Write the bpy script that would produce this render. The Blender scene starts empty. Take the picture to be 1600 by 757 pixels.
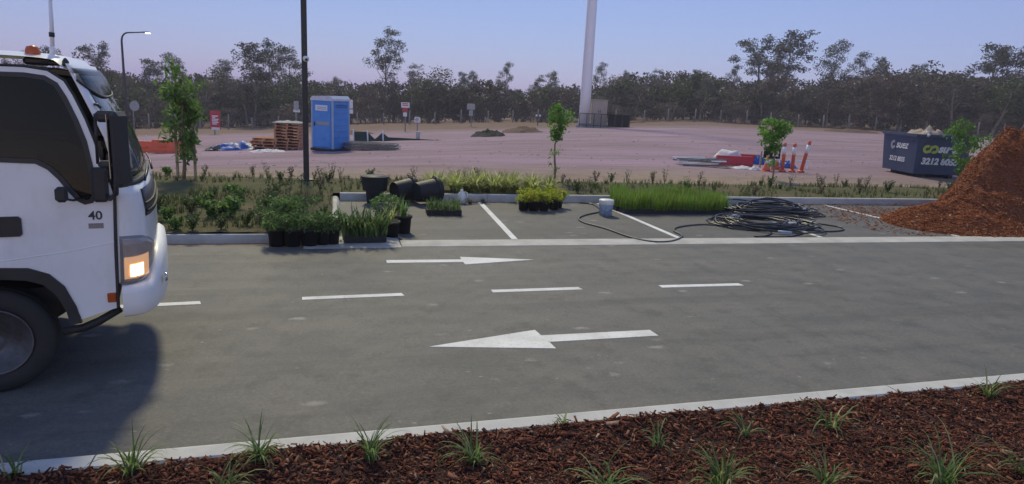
import bpy, math, random
import numpy as np
from mathutils import Vector, Matrix, noise
from mathutils.geometry import tessellate_polygon

rnd = random.Random(7)
R = math.radians
scene = bpy.context.scene
COL = scene.collection

# ------------------------------------------------------------------ camera
# world axes: x runs along the road, y runs across it away from the camera, z up
W, H = 1600, 757
F_PX, PITCH, ROLL, YAW, CAM_H = 1050.0, R(12.309), R(2.854), R(15.1236), 2.2

def ray(px, py):
    x = (px - W / 2) / F_PX; y = -(py - H / 2) / F_PX
    c, s = math.cos(ROLL), math.sin(ROLL)
    X = x * c - y * s; Y = x * s + y * c
    cp, sp = math.cos(PITCH), math.sin(PITCH)
    dx, dy, dz = X, cp + Y * sp, -sp + Y * cp
    cy, sy = math.cos(YAW), math.sin(YAW)
    return Vector((dx * cy + dy * sy, -dx * sy + dy * cy, dz))

fwd = ray(W / 2, H / 2).normalized()
right = (ray(W / 2 + F_PX, H / 2) - ray(W / 2, H / 2)).normalized()
up = right.cross(fwd)
cam_data = bpy.data.cameras.new('camera')
cam = bpy.data.objects.new('camera', cam_data); COL.objects.link(cam)
cam.matrix_world = Matrix(((right.x, up.x, -fwd.x, 0), (right.y, up.y, -fwd.y, 0),
                           (right.z, up.z, -fwd.z, CAM_H), (0, 0, 0, 1)))
cam_data.sensor_width = 36.0
cam_data.lens = F_PX / W * 36.0
cam_data.clip_end = 4000.0; cam_data.clip_start = 0.05
scene.camera = cam

# ------------------------------------------------------------------ sky, key light, exposure
world = bpy.data.worlds.new('World'); scene.world = world; world.use_nodes = True
wn = world.node_tree.nodes; wl = world.node_tree.links
bg = wn['Background']
sky = wn.new('ShaderNodeTexSky'); sky.sky_type = 'NISHITA'; sky.sun_disc = False
sky.sun_elevation = R(8.0); sky.sun_rotation = R(195.0)      # last daylight comes from behind the camera
sky.altitude = 50; sky.air_density = 1.0; sky.dust_density = 0.6; sky.ozone_density = 3.0
# dusk: the clear sky is veiled by an even lavender twilight that only depends on height above the horizon
tcw = wn.new('ShaderNodeTexCoord'); spw = wn.new('ShaderNodeSeparateXYZ'); wl.new(tcw.outputs['Generated'], spw.inputs[0])
tw = wn.new('ShaderNodeValToRGB'); te = tw.color_ramp.elements
for i_, (p_, c_) in enumerate([(0.0, (.315, .275, .66)), (.06, (.285, .265, .68)), (.22, (.245, .305, .71)), (1.0, (.21, .31, .57))]):
    e_ = te[i_] if i_ < 2 else te.new(p_)
    e_.position = p_; e_.color = (*c_, 1)
wl.new(spw.outputs[2], tw.inputs[0])
sk = wn.new('ShaderNodeMix'); sk.data_type = 'RGBA'; sk.blend_type = 'ADD'; sk.inputs[0].default_value = .62
sc_ = wn.new('ShaderNodeMix'); sc_.data_type = 'RGBA'; sc_.blend_type = 'MULTIPLY'; sc_.inputs[0].default_value = 1.0
wl.new(tw.outputs[0], sc_.inputs[6]); sc_.inputs[7].default_value = (10, 10, 10, 1)     # into the sky texture's own range
wl.new(sc_.outputs[2], sk.inputs[7])
NI = .58
ni = wn.new('ShaderNodeMix'); ni.data_type = 'RGBA'; ni.blend_type = 'MULTIPLY'; ni.inputs[0].default_value = 1.0; ni.inputs[7].default_value = (NI, NI, NI, 1)
wl.new(sky.outputs[0], ni.inputs[6]); wl.new(ni.outputs[2], sk.inputs[6])
wl.new(sk.outputs[2], bg.inputs[0]); bg.inputs[1].default_value = 0.10

sun_data = bpy.data.lights.new('sun', 'SUN'); sun_data.energy = 2.6; sun_data.angle = R(7.0)
sun_data.color = (1.0, 0.90, 0.58)
sun = bpy.data.objects.new('sun', sun_data); COL.objects.link(sun)
SUN_EL = R(46)
sun_dir = Vector((0.06 * math.cos(SUN_EL), -math.cos(SUN_EL), -math.sin(SUN_EL)))
sun.rotation_euler = sun_dir.to_track_quat('-Z', 'Y').to_euler()

vs = scene.view_settings
vs.view_transform = 'Standard'; vs.look = 'None'; vs.gamma = 1.0; vs.exposure = 0.25
vs.use_curve_mapping = False

# ------------------------------------------------------------------ geometry of the place
def sstep(a, b, x):
    t = min(1.0, max(0.0, (x - a) / (b - a))); return t * t * (3 - 2 * t)

def terr(u, v):
    pl = max(0.625 + 0.0539 * u - 0.0388 * v, -5.0)
    k = 0.15
    pl = -k * math.log(math.exp(-pl / k) + math.exp(-0.05 / k)) if pl < 8 else 0.05
    n = 0.05 * noise.noise((u * .35, v * .35, 0)) if v > 16 else 0
    far = 0.5 * sstep(60, 90, v) * noise.noise((u * .07, v * .07, 3.1))
    return -0.03 + (pl + n + far) * sstep(15, 26, v)

def G(px, py, z=0.0):
    d = ray(px, py); t = (z - CAM_H) / d.z
    return Vector((d.x * t, d.y * t, z))

def T(px, py):
    d = ray(px, py); t = 8.0
    while t < 900:
        q = d * t
        if q.z + CAM_H < terr(q.x, q.y): break
        t *= 1.002
    return Vector((q.x, q.y, terr(q.x, q.y)))

def mpp(p):            # metres per photo pixel at a point
    return (Vector(p) - Vector((0, 0, CAM_H))).dot(fwd) / F_PX

CR2 = Vector((right.x, right.y, 0)).normalized()      # picture-right, level
FACE = math.atan2(CR2.y, CR2.x)                       # z-rotation that turns local +x to it

# ------------------------------------------------------------------ helpers
class MB:
    def __init__(s): s.v = []; s.f = []; s.m = []; s.mi = 0; s.sm = []; s.smooth = False
    def add(s, vs, fs):
        o = len(s.v); s.v.extend([tuple(p) for p in vs])
        for f in fs: s.f.append(tuple(i + o for i in f)); s.m.append(s.mi); s.sm.append(s.smooth)
        return s
    def box(s, c, d, M=None, bev=0.0):
        x, y, z = d[0] / 2, d[1] / 2, d[2] / 2; c = Vector(c)
        if bev > 0:
            b = min(bev, x * .9, y * .9, z * .9); P = []; idx = {}
            for sx in (-1, 1):
                for sy in (-1, 1):
                    for sz in (-1, 1):
                        for a in range(3):
                            q = [sx * (x - b), sy * (y - b), sz * (z - b)]
                            q[a] = (sx * x, sy * y, sz * z)[a]
                            idx[(sx, sy, sz, a)] = len(P); P.append(Vector(q))
            fs = []
            for a in range(3):
                b1, b2 = (a + 1) % 3, (a + 2) % 3
                for sg in (-1, 1):
                    def k(i, j):
                        t = [0, 0, 0]; t[a] = sg; t[b1] = i; t[b2] = j; return idx[(t[0], t[1], t[2], a)]
                    q = [k(-1, -1), k(1, -1), k(1, 1), k(-1, 1)]
                    fs.append(q if sg > 0 else q[::-1])
                for s1 in (-1, 1):
                    for s2 in (-1, 1):
                        def k2(i, ax):
                            t = [0, 0, 0]; t[a] = i; t[b1] = s1; t[b2] = s2; return idx[(t[0], t[1], t[2], ax)]
                        fs.append([k2(-1, b1), k2(1, b1), k2(1, b2), k2(-1, b2)])
            for sx in (-1, 1):
                for sy in (-1, 1):
                    for sz in (-1, 1): fs.append([idx[(sx, sy, sz, a)] for a in range(3)])
        else:
            P = [Vector((sx * x, sy * y, sz * z)) for sx in (-1, 1) for sy in (-1, 1) for sz in (-1, 1)]
            fs = [(0, 1, 3, 2), (4, 6, 7, 5), (0, 4, 5, 1), (2, 3, 7, 6), (0, 2, 6, 4), (1, 5, 7, 3)]
        P = [(M @ p if M is not None else p) + c for p in P]
        return s.add(P, fs)
    def bar(s, a, b, w, h=None, upv=(0, 0, 1)):
        a = Vector(a); b = Vector(b); d = (b - a); L = d.length; d.normalize()
        sx = d.cross(Vector(upv))
        if sx.length < 1e-4: sx = d.cross(Vector((1, 0, 0)))
        sx.normalize(); sz = sx.cross(d)
        M = Matrix((d, sx, sz)).transposed()
        return s.box((a + b) / 2, (L, w, h or w), M)
    def tube(s, pts, rad, n=8, caps=True):
        pts = [Vector(p) for p in pts]; k = len(pts)
        if not hasattr(rad, '__len__'): rad = [rad] * k
        vs = []; fs = []; prev = None
        for i, p in enumerate(pts):
            t = (pts[min(i + 1, k - 1)] - pts[max(i - 1, 0)])
            if t.length < 1e-9: t = Vector((0, 0, 1))
            t.normalize()
            if prev is None:
                a = t.cross(Vector((0, 0, 1)))
                if a.length < 1e-3: a = t.cross(Vector((1, 0, 0)))
            else: a = prev - t * prev.dot(t)
            a.normalize(); prev = a; b = t.cross(a)
            for j in range(n):
                th = 2 * math.pi * j / n
                vs.append(p + (a * math.cos(th) + b * math.sin(th)) * rad[i])
        for i in range(k - 1):
            for j in range(n):
                j2 = (j + 1) % n
                fs.append((i * n + j, i * n + j2, (i + 1) * n + j2, (i + 1) * n + j))
        if caps:
            fs.append(tuple(range(n))[::-1]); fs.append(tuple((k - 1) * n + j for j in range(n)))
        return s.add(vs, fs)
    def lathe(s, prof, n=20, M=None, c=(0, 0, 0)):
        vs = []; fs = []; c = Vector(c)
        for r_, z in prof:
            for j in range(n):
                th = 2 * math.pi * j / n; q = Vector((r_ * math.cos(th), r_ * math.sin(th), z))
                vs.append((M @ q if M is not None else q) + c)
        k = len(prof)
        for i in range(k - 1):
            if prof[i] == prof[i + 1]: continue      # doubled ring: hard edge
            for j in range(n):
                j2 = (j + 1) % n
                fs.append((i * n + j, i * n + j2, (i + 1) * n + j2, (i + 1) * n + j))
        if prof[0][0] > 1e-4: fs.append(tuple(range(n))[::-1])
        if prof[-1][0] > 1e-4: fs.append(tuple((k - 1) * n + j for j in range(n)))
        return s.add(vs, fs)
    def prism(s, outer, holes, th, fn):
        # outline in 2D, thickness th, fn(a, b, t) -> 3D
        loops = [outer] + list(holes)
        tri = tessellate_polygon([[Vector((p[0], p[1], 0)) for p in l] for l in loops])
        flat = [p for l in loops for p in l]; n = len(flat)
        vs = [fn(p[0], p[1], 0) for p in flat] + [fn(p[0], p[1], th) for p in flat]
        fs = []
        for t in tri: fs.append(tuple(t)); fs.append(tuple(i + n for i in t)[::-1])
        o = 0
        for l in loops:
            m = len(l)
            for i in range(m):
                j = (i + 1) % m; fs.append((o + i, o + j, o + j + n, o + i + n))
            o += m
        return s.add(vs, fs)
    def grid(s, nu, nv, fn):
        vs = [fn(i, j) for j in range(nv) for i in range(nu)]
        fs = [(j * nu + i, j * nu + i + 1, (j + 1) * nu + i + 1, (j + 1) * nu + i) for j in range(nv - 1) for i in range(nu - 1)]
        return s.add(vs, fs)
    def mesh(s, name, mats):
        me = bpy.data.meshes.new(name); me.from_pydata(s.v, [], s.f)
        for m in (mats if isinstance(mats, (list, tuple)) else [mats]): me.materials.append(m)
        me.polygons.foreach_set('material_index', s.m)
        me.polygons.foreach_set('use_smooth', s.sm)
        me.update(); return me
    def build(s, name, mats, parent=None, loc=None, rz=0.0):
        return obj(name, s.mesh(name, mats), parent, loc, rz)

def obj(name, me, parent=None, loc=None, rz=0.0):
    o = bpy.data.objects.new(name, me); COL.objects.link(o)
    if parent is not None: o.parent = parent
    if loc is not None: o.location = loc
    if rz: o.rotation_euler = (0, 0, rz)
    return o

def tag(o, label=None, cat=None, group=None, kind=None):
    if label: o['label'] = label
    if cat: o['category'] = cat
    if group: o['group'] = group
    if kind: o['kind'] = kind
    return o

def thing(name, label, cat, loc=(0, 0, 0), rz=0.0, group=None):
    o = bpy.data.objects.new(name, None); COL.objects.link(o)
    o.empty_display_size = .2
    o.location = loc; o.rotation_euler = (0, 0, rz)
    return tag(o, label, cat, group)

def copy_tree(src, loc=None, rz=None, scale=None, label=None, parent=None):
    c = src.copy(); COL.objects.link(c); c.parent = parent
    if loc is not None: c.location = loc
    if rz is not None: c.rotation_euler = (0, 0, rz)
    if scale is not None: c.scale = (scale,) * 3 if not hasattr(scale, '__len__') else scale
    if label: c['label'] = label
    for ch in src.children: copy_tree(ch, parent=c)
    return c

def structure(o): o['kind'] = 'structure'; return o

# ------------------------------------------------------------------ materials
def nodes(name):
    m = bpy.data.materials.new(name); m.use_nodes = True
    nt = m.node_tree; return m, nt, nt.nodes, nt.links, nt.nodes['Principled BSDF']

def ramp(nt, fac, stops):
    r_ = nt.nodes.new('ShaderNodeValToRGB'); e = r_.color_ramp.elements
    while len(e) < len(stops): e.new(0.5)
    for el, (p, c) in zip(e, stops): el.position = p; el.color = (*c, 1) if len(c) == 3 else c
    nt.links.new(fac, r_.inputs[0]); return r_.outputs[0]

def tex(nt, scale, detail=5, rough=.6, coord='Object', stretch=None, dist=0):
    tc = nt.nodes.new('ShaderNodeTexCoord'); n = nt.nodes.new('ShaderNodeTexNoise')
    n.inputs['Scale'].default_value = scale; n.inputs['Detail'].default_value = detail
    n.inputs['Roughness'].default_value = rough; n.inputs['Distortion'].default_value = dist
    out = tc.outputs[coord]
    if stretch:
        mp = nt.nodes.new('ShaderNodeMapping'); mp.inputs['Scale'].default_value = stretch
        nt.links.new(out, mp.inputs[0]); out = mp.outputs[0]
    nt.links.new(out, n.inputs['Vector']); return n.outputs['Fac']

def mixc(nt, fac, a, b, mode='MIX'):
    m = nt.nodes.new('ShaderNodeMix'); m.data_type = 'RGBA'; m.blend_type = mode
    for inp, v in ((m.inputs[0], fac), (m.inputs[6], a), (m.inputs[7], b)):
        if hasattr(v, 'links'): nt.links.new(v, inp)
        elif isinstance(v, (int, float)): inp.default_value = v
        else: inp.default_value = (*v, 1)
    return m.outputs[2]

def bump(nt, h, strength, dist, bsdf):
    b = nt.nodes.new('ShaderNodeBump'); b.inputs['Strength'].default_value = strength; b.inputs['Distance'].default_value = dist
    nt.links.new(h, b.inputs['Height']); nt.links.new(b.outputs[0], bsdf.inputs['Normal'])

def mat(name, c1, c2=None, scale=4, rough=.6, metal=0, bmp=0, bscale=40, bdist=.005, rj=0.15, stretch=None, coat=0, spec=None):
    m, nt, N, L, b = nodes(name)
    c2 = c2 or tuple(x * .8 for x in c1)
    f = tex(nt, scale, 6, .65, stretch=stretch)
    col = ramp(nt, f, [(.32, c1), (.68, c2)])
    L.new(col, b.inputs['Base Color'])
    rr = nt.nodes.new('ShaderNodeMapRange'); rr.inputs[3].default_value = max(.02, rough - rj); rr.inputs[4].default_value = min(1, rough + rj)
    L.new(f, rr.inputs[0]); L.new(rr.outputs[0], b.inputs['Roughness'])
    b.inputs['Metallic'].default_value = metal
    if coat: b.inputs['Coat Weight'].default_value = coat; b.inputs['Coat Roughness'].default_value = .06
    if spec is not None: b.inputs['Specular IOR Level'].default_value = spec
    if bmp: bump(nt, tex(nt, bscale, 6, .7), bmp, bdist, b)
    return m

def emat(name, c, s):
    m, nt, N, L, b = nodes(name)
    b.inputs['Base Color'].default_value = (*c, 1); b.inputs['Emission Color'].default_value = (*c, 1)
    b.inputs['Emission Strength'].default_value = s; b.inputs['Roughness'].default_value = .3
    f = tex(nt, 30); L.new(ramp(nt, f, [(0, tuple(x * .8 for x in c)), (1, c)]), b.inputs['Emission Color'])
    return m

def leafmat(name, stops, trans=.35, objvar=.0, rough=.55):
    m, nt, N, L, b = nodes(name)
    g = N.new('ShaderNodeNewGeometry')
    col = ramp(nt, g.outputs['Random Per Island'], stops)
    if objvar:
        oi = N.new('ShaderNodeObjectInfo'); hs = N.new('ShaderNodeHueSaturation')
        mr = N.new('ShaderNodeMapRange'); mr.inputs[3].default_value = 1 - objvar; mr.inputs[4].default_value = 1 + objvar
        L.new(oi.outputs['Random'], mr.inputs[0]); L.new(mr.outputs[0], hs.inputs['Value'])
        mr2 = N.new('ShaderNodeMapRange'); mr2.inputs[3].default_value = .5 - objvar * .1; mr2.inputs[4].default_value = .5 + objvar * .06
        L.new(oi.outputs['Random'], mr2.inputs[0]); L.new(mr2.outputs[0], hs.inputs['Hue'])
        L.new(col, hs.inputs['Color']); col = hs.outputs[0]
    L.new(col, b.inputs['Base Color']); b.inputs['Roughness'].default_value = rough
    b.inputs['Specular IOR Level'].default_value = .3
    if trans:
        t = N.new('ShaderNodeBsdfTranslucent'); L.new(col, t.inputs[0])
        mx = N.new('ShaderNodeMixShader'); mx.inputs[0].default_value = trans
        L.new(b.outputs[0], mx.inputs[1]); L.new(t.outputs[0], mx.inputs[2])
        L.new(mx.outputs[0], N['Material Output'].inputs[0])
    return m

def asphalt(name, c1, c2, cd):
    m, nt, N, L, b = nodes(name)
    big = tex(nt, .35, 5, .6, stretch=(.5, 1.6, 1)); mid = tex(nt, 1.5, 8, .72); fine = tex(nt, 120, 4, .8); grit = tex(nt, 34, 5, .8)
    col = ramp(nt, big, [(.3, c1), (.7, c2)])
    col = mixc(nt, ramp(nt, mid, [(.40, (0, 0, 0)), (.66, (.85, .85, .85))]), col, cd)
    col = mixc(nt, ramp(nt, tex(nt, 3.1, 8, .75), [(.50, (0, 0, 0)), (.70, (.7, .7, .7))]), col, tuple(x * .62 for x in c2))
    col = mixc(nt, .75, col, ramp(nt, grit, [(.25, (.28, .28, .28)), (.5, (.5, .5, .5)), (.75, (.74, .74, .74))]), 'OVERLAY')
    col = mixc(nt, .7, col, ramp(nt, fine, [(.25, (.2, .2, .2)), (.5, (.5, .5, .5)), (.8, (.9, .9, .9))]), 'OVERLAY')
    # pale dust scuffs and dried splashes, two sizes
    tc = N.new('ShaderNodeTexCoord')
    for sc, dens, k in (((1.3, 2.4, 1), .225, .6), ((3.6, 6.5, 1), .185, .65)):
        mp = N.new('ShaderNodeMapping'); mp.inputs['Scale'].default_value = sc; mp.inputs['Location'].default_value = (sc[0], 0, 0)
        L.new(tc.outputs['Object'], mp.inputs[0])
        vo = N.new('ShaderNodeTexVoronoi'); vo.inputs['Scale'].default_value = 1.0; vo.inputs['Randomness'].default_value = 1
        ad = N.new('ShaderNodeMath'); ad.operation = 'MULTIPLY_ADD'; ad.inputs[1].default_value = .34
        L.new(mp.outputs[0], vo.inputs['Vector']); L.new(tex(nt, 11, 6, .8), ad.inputs[0]); L.new(vo.outputs['Distance'], ad.inputs[2])
        col = mixc(nt, ramp(nt, ad.outputs[0], [(dens - .02, (k, k, k)), (dens + .07, (0, 0, 0))]), col, (.34, .32, .29))
    # tyre tracks and oil
    ty = tex(nt, .9, 6, .65, stretch=(.10, 2.6, 1), dist=.5)
    col = mixc(nt, ramp(nt, ty, [(.50, (0, 0, 0)), (.68, (.55, .55, .55))]), col, tuple(x * .55 for x in c1))
    L.new(col, b.inputs['Base Color']); b.inputs['Roughness'].default_value = .72
    b.inputs['Specular IOR Level'].default_value = .4
    bump(nt, tex(nt, 90, 5, .8), .7, .005, b)
    return m

M = {}
M['road'] = asphalt('road_asphalt', (.124, .121, .110), (.088, .087, .081), (.160, .146, .127))
M['bay'] = asphalt('bay_asphalt', (.100, .098, .092), (.078, .077, .074), (.125, .112, .100))
M['concrete'] = mat('kerb_concrete', (.50, .48, .44), (.36, .345, .31), 3, .85, bmp=.3, bscale=60, bdist=.004)
M['concrete2'] = mat('near_kerb_concrete', (.52, .51, .48), (.42, .41, .39), 5, .85, bmp=.3, bscale=70, bdist=.003)

def paintmat():
    m, nt, N, L, b = nodes('white_road_paint')
    f = tex(nt, 24, 8, .82); f2 = tex(nt, 2.2, 7, .7)
    col = ramp(nt, f2, [(.3, (.80, .79, .76)), (.75, (.52, .51, .48))])
    col = mixc(nt, ramp(nt, f, [(.56, (0, 0, 0)), (.66, (.8, .8, .8))]), col, (.22, .21, .20))
    L.new(col, b.inputs['Base Color']); b.inputs['Roughness'].default_value = .8
    bump(nt, f, .4, .003, b); return m
M['paint'] = paintmat()
M['soil'] = mat('red_brown_soil', (.17, .105, .08), (.11, .075, .055), 2, .95, bmp=.5, bscale=12, bdist=.05, spec=.1)
M['clod'] = mat('clods', (.30, .22, .20), (.42, .33, .36), 3, .95)

def fieldmat():
    m, nt, N, L, b = nodes('field_gravel')
    tc = N.new('ShaderNodeTexCoord'); sp = N.new('ShaderNodeSeparateXYZ'); L.new(tc.outputs['Object'], sp.inputs[0])
    n1 = tex(nt, .12, 6, .65, stretch=(.6, 1.4, 1)); n2 = tex(nt, 1.6, 6, .7); n3 = tex(nt, 26, 5, .75)
    grav = ramp(nt, n1, [(.3, (.36, .25, .32)), (.7, (.225, .16, .18))])
    dirt = ramp(nt, n2, [(.3, (.33, .25, .19)), (.7, (.23, .175, .125))])
    # y with wobble decides dirt verge -> gravel pad -> far dirt
    wob = N.new('ShaderNodeMath'); wob.operation = 'MULTIPLY_ADD'; wob.inputs[1].default_value = 9.0; L.new(n1, wob.inputs[0]); L.new(sp.outputs[1], wob.inputs[2])
    wob2 = N.new('ShaderNodeMath'); wob2.operation = 'MULTIPLY_ADD'; wob2.inputs[1].default_value = 2.0; L.new(n2, wob2.inputs[0]); L.new(wob.outputs[0], wob2.inputs[2])
    mr = N.new('ShaderNodeMapRange'); mr.inputs[1].default_value = 23.6; mr.inputs[2].default_value = 27.5; L.new(wob2.outputs[0], mr.inputs[0])
    mr2 = N.new('ShaderNodeMapRange'); mr2.inputs[1].default_value = 62; mr2.inputs[2].default_value = 76; L.new(wob2.outputs[0], mr2.inputs[0])
    col = mixc(nt, mr.outputs[0], dirt, grav)
    far = ramp(nt, n2, [(.3, (.215, .125, .095)), (.7, (.13, .10, .065))])
    col = mixc(nt, mr2.outputs[0], col, far)
    # wheel tracks and dirt drifts on the pad
    tr = tex(nt, .5, 7, .68, stretch=(.22, 1.5, 1), dist=.8)
    col = mixc(nt, ramp(nt, tr, [(.47, (0, 0, 0)), (.66, (.8, .8, .8))]), col, (.19, .14, .125))
    col = mixc(nt, .4, col, ramp(nt, n3, [(.2, (.2, .2, .2)), (.5, (.5, .5, .5)), (.8, (.85, .85, .85))]), 'OVERLAY')
    L.new(col, b.inputs['Base Color']); b.inputs['Roughness'].default_value = .95; b.inputs['Specular IOR Level'].default_value = .15
    bump(nt, n3, .6, .03, b); return m
M['field'] = fieldmat()

def bedmat():
    m, nt, N, L, b = nodes('garden_bed_soil')
    n1 = tex(nt, .9, 6, .65, stretch=(.6, 1.6, 1)); n2 = tex(nt, 14, 6, .75)
    col = ramp(nt, n1, [(.28, (.165, .122, .078)), (.5, (.110, .105, .052)), (.72, (.080, .098, .038))])
    col = mixc(nt, .6, col, ramp(nt, n2, [(.2, (.15, .15, .15)), (.5, (.5, .5, .5)), (.8, (.9, .88, .8))]), 'OVERLAY')
    L.new(col, b.inputs['Base Color']); b.inputs['Roughness'].default_value = .95; b.inputs['Specular IOR Level'].default_value = .1
    bump(nt, n2, .9, .04, b); return m
M['bed'] = bedmat()

def mulchmat(name, stops):
    m, nt, N, L, b = nodes(name)
    g = N.new('ShaderNodeNewGeometry'); col = ramp(nt, g.outputs['Random Per Island'], stops)
    f = tex(nt, 60, 4, .7, stretch=(1, 1, 1))
    col = mixc(nt, .5, col, ramp(nt, f, [(.2, (.25, .25, .25)), (.8, (.75, .75, .75))]), 'OVERLAY')
    L.new(col, b.inputs['Base Color']); b.inputs['Roughness'].default_value = .9; b.inputs['Specular IOR Level'].default_value = .15
    return m
M['chip'] = mulchmat('mulch_chips', [(0, (.040, .016, .011)), (.3, (.110, .036, .022)), (.6, (.155, .052, .030)), (.9, (.20, .080, .046)), (.98, (.25, .13, .08)), (1, (.42, .30, .21))])
M['chip2'] = mulchmat('mulch_pile_chips', [(0, (.15, .050, .022)), (.3, (.27, .086, .033)), (.7, (.35, .118, .044)), (.95, (.41, .165, .07)), (1, (.58, .37, .21))])
def mulchbase(name, a, c):
    m, nt, N, L, b = nodes(name)
    f = tex(nt, 30, 8, .8)
    L.new(ramp(nt, f, [(.3, a), (.7, c)]), b.inputs['Base Color']); b.inputs['Roughness'].default_value = .95
    bump(nt, f, 1, .05, b); return m
M['mulch'] = mulchbase('mulch_under', (.030, .013, .009), (.10, .036, .022))
M['pile'] = mulchbase('mulch_pile_under', (.13, .042, .019), (.30, .10, .040))

M['white'] = mat('truck_white_paint', (.88, .88, .86), (.82, .82, .79), 1.5, .32, coat=.5, rj=.08)
def grime(m, col, amount):
    nt = m.node_tree; b = nt.nodes['Principled BSDF']; old = b.inputs['Base Color'].links[0].from_socket
    f = tex(nt, 2.4, 9, .75, stretch=(1, 1, .45)); k = ramp(nt, f, [(.48, (0, 0, 0)), (.75, (amount,) * 3)])
    c = mixc(nt, k, old, col); f2 = tex(nt, 26, 6, .8); c = mixc(nt, ramp(nt, f2, [(.6, (0, 0, 0)), (.72, (amount * .8,) * 3)]), c, col)
    nt.links.new(c, b.inputs['Base Color'])
grime(M['white'], (.52, .49, .44), .40)
M['bumperwhite'] = mat('bumper_white', (.88, .87, .82), (.78, .77, .72), 2.5, .42, rj=.1)
M['black'] = mat('black_plastic', (.020, .020, .021), (.032, .032, .033), 6, .48, bmp=.1, bscale=200, bdist=.001)
M['tyre'] = mat('tyre_rubber', (.020, .020, .020), (.034, .032, .030), 8, .85)
M['rim'] = mat('wheel_steel', (.17, .17, .18), (.08, .075, .07), 9, .55, metal=.4)
M['chassis'] = mat('chassis_black', (.018, .018, .018), (.03, .028, .025), 5, .7)
M['seat'] = mat('cab_interior', (.05, .05, .052), (.035, .035, .035), 5, .8)
M['reflector'] = mat('lamp_reflector', (.62, .58, .54), (.46, .43, .40), 10, .35, metal=.1)
M['chrome'] = mat('lamp_chrome', (.60, .60, .60), (.45, .45, .45), 12, .18, metal=1, rj=.05)
M['amber'] = mat('amber_lens', (.55, .11, .02), (.35, .06, .01), 12, .25, rj=.05)
M['mirror'] = mat('mirror_glass', (.75, .77, .8), (.7, .72, .75), 4, .04, metal=1, rj=.01)
M['badge'] = mat('grey_badge', (.30, .29, .28), (.24, .23, .22), 40, .4, metal=.4)
M['ink'] = mat('dark_lettering', (.035, .04, .045), (.05, .05, .055), 40, .5)
M['headlit'] = emat('lit_lamp', (1.0, .74, .42), 7.0)
M['glow'] = emat('lamp_glow', (1.0, .58, .28), .55)
M['lampgrey'] = mat('lamp_housing', (.30, .28, .27), (.20, .19, .18), 9, .3)
M['streetlit'] = emat('lit_luminaire', (1.0, .98, .92), 6.0)

def glassmat(name, tint, alpha, rough=.03, spec=.6):
    m, nt, N, L, b = nodes(name)
    f = tex(nt, 3); L.new(ramp(nt, f, [(0, tint), (1, tuple(x * 1.15 for x in tint))]), b.inputs['Base Color'])
    b.inputs['Roughness'].default_value = rough; b.inputs['Specular IOR Level'].default_value = spec
    tr = N.new('ShaderNodeBsdfTransparent'); tr.inputs[0].default_value = (*[min(1, .55 + x) for x in tint], 1)
    mx = N.new('ShaderNodeMixShader'); mx.inputs[0].default_value = alpha
    L.new(tr.outputs[0], mx.inputs[1]); L.new(b.outputs[0], mx.inputs[2]); L.new(mx.outputs[0], N['Material Output'].inputs[0])
    return m
M['doorglass'] = glassmat('dark_door_glass', (.006, .009, .008), .50, spec=.4)
M['windscreen'] = glassmat('windscreen_glass', (.05, .07, .07), .72, .03, 1.0)
M['visor'] = glassmat('smoked_visor', (.02, .025, .02), .45, .12)
M['lens'] = glassmat('clear_lamp_lens', (.40, .37, .35), .13, .05)

M['pole'] = mat('dark_pole_paint', (.040, .034, .030), (.028, .025, .024), 6, .5)
M['lamp_grey'] = mat('lamp_post_grey', (.045, .05, .06), (.03, .035, .04), 6, .5)
M['whitesteel'] = mat('galvanised_white', (.86, .86, .87), (.78, .78, .81), 1.2, .4, stretch=(1, 1, .15))
M['domewhite'] = mat('white_dome', (.8, .8, .8), (.7, .7, .7), 9, .3)
M['blue'] = mat('blue_plastic', (.075, .30, .72), (.06, .24, .60), 3, .4)
M['bluelight'] = mat('toilet_trim', (.34, .46, .62), (.28, .40, .56), 5, .5)
M['sheetblue'] = mat('blue_grey_sheet', (.13, .18, .25), (.09, .12, .17), 5, .7)
M['roofwhite'] = mat('toilet_roof', (.62, .66, .72), (.5, .54, .6), 5, .5)
M['signwhite'] = mat('sign_white', (.78, .78, .78), (.68, .68, .68), 12, .5)
M['signgrey'] = mat('sign_back_grey', (.36, .37, .40), (.28, .29, .31), 12, .5, metal=.3)
M['red'] = mat('sign_red', (.52, .035, .05), (.42, .03, .04), 7, .5)
M['wood'] = mat('pallet_timber', (.56, .27, .15), (.38, .18, .10), 5, .85, bmp=.3, bscale=50, stretch=(.3, 6, 6))
M['postwood'] = mat('fence_post_timber', (.34, .31, .28), (.20, .18, .16), 6, .9, stretch=(5, 5, .5))
M['wire'] = mat('fence_wire', (.22, .21, .21), None, 6, .5, metal=.6)
M['orange'] = mat('orange_plastic', (.80, .14, .045), (.66, .11, .04), 3, .55)
M['bollorange'] = mat('bollard_orange', (.72, .14, .07), (.56, .11, .06), 5, .55)
M['tarpblue'] = mat('blue_tarp', (.03, .11, .42), (.025, .07, .25), 4, .5, bmp=.4, bscale=18, bdist=.03)
M['bagwhite'] = mat('white_bag', (.66, .63, .64), (.50, .47, .48), 5, .8, bmp=.4, bscale=14, bdist=.03)
M['green'] = mat('green_cloth', (.022, .06, .045), (.015, .035, .03), 5, .85)
M['steel'] = mat('bare_steel', (.24, .24, .25), (.13, .11, .10), 7, .5, metal=.6)
M['mesh'] = mat('dark_mesh_panel', (.018, .020, .020), (.030, .030, .030), 8, .85, spec=.1)
M['beige'] = mat('beige_cabinet', (.44, .37, .30), (.36, .30, .25), 4, .6)
M['binblue'] = mat('skip_navy_paint', (.022, .042, .105), (.050, .07, .125), 1.6, .5, bmp=.2, bscale=9, bdist=.02, stretch=(1, 1, .5))
M['lime'] = mat('lime_print', (.48, .56, .10), (.40, .48, .09), 8, .6)
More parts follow.
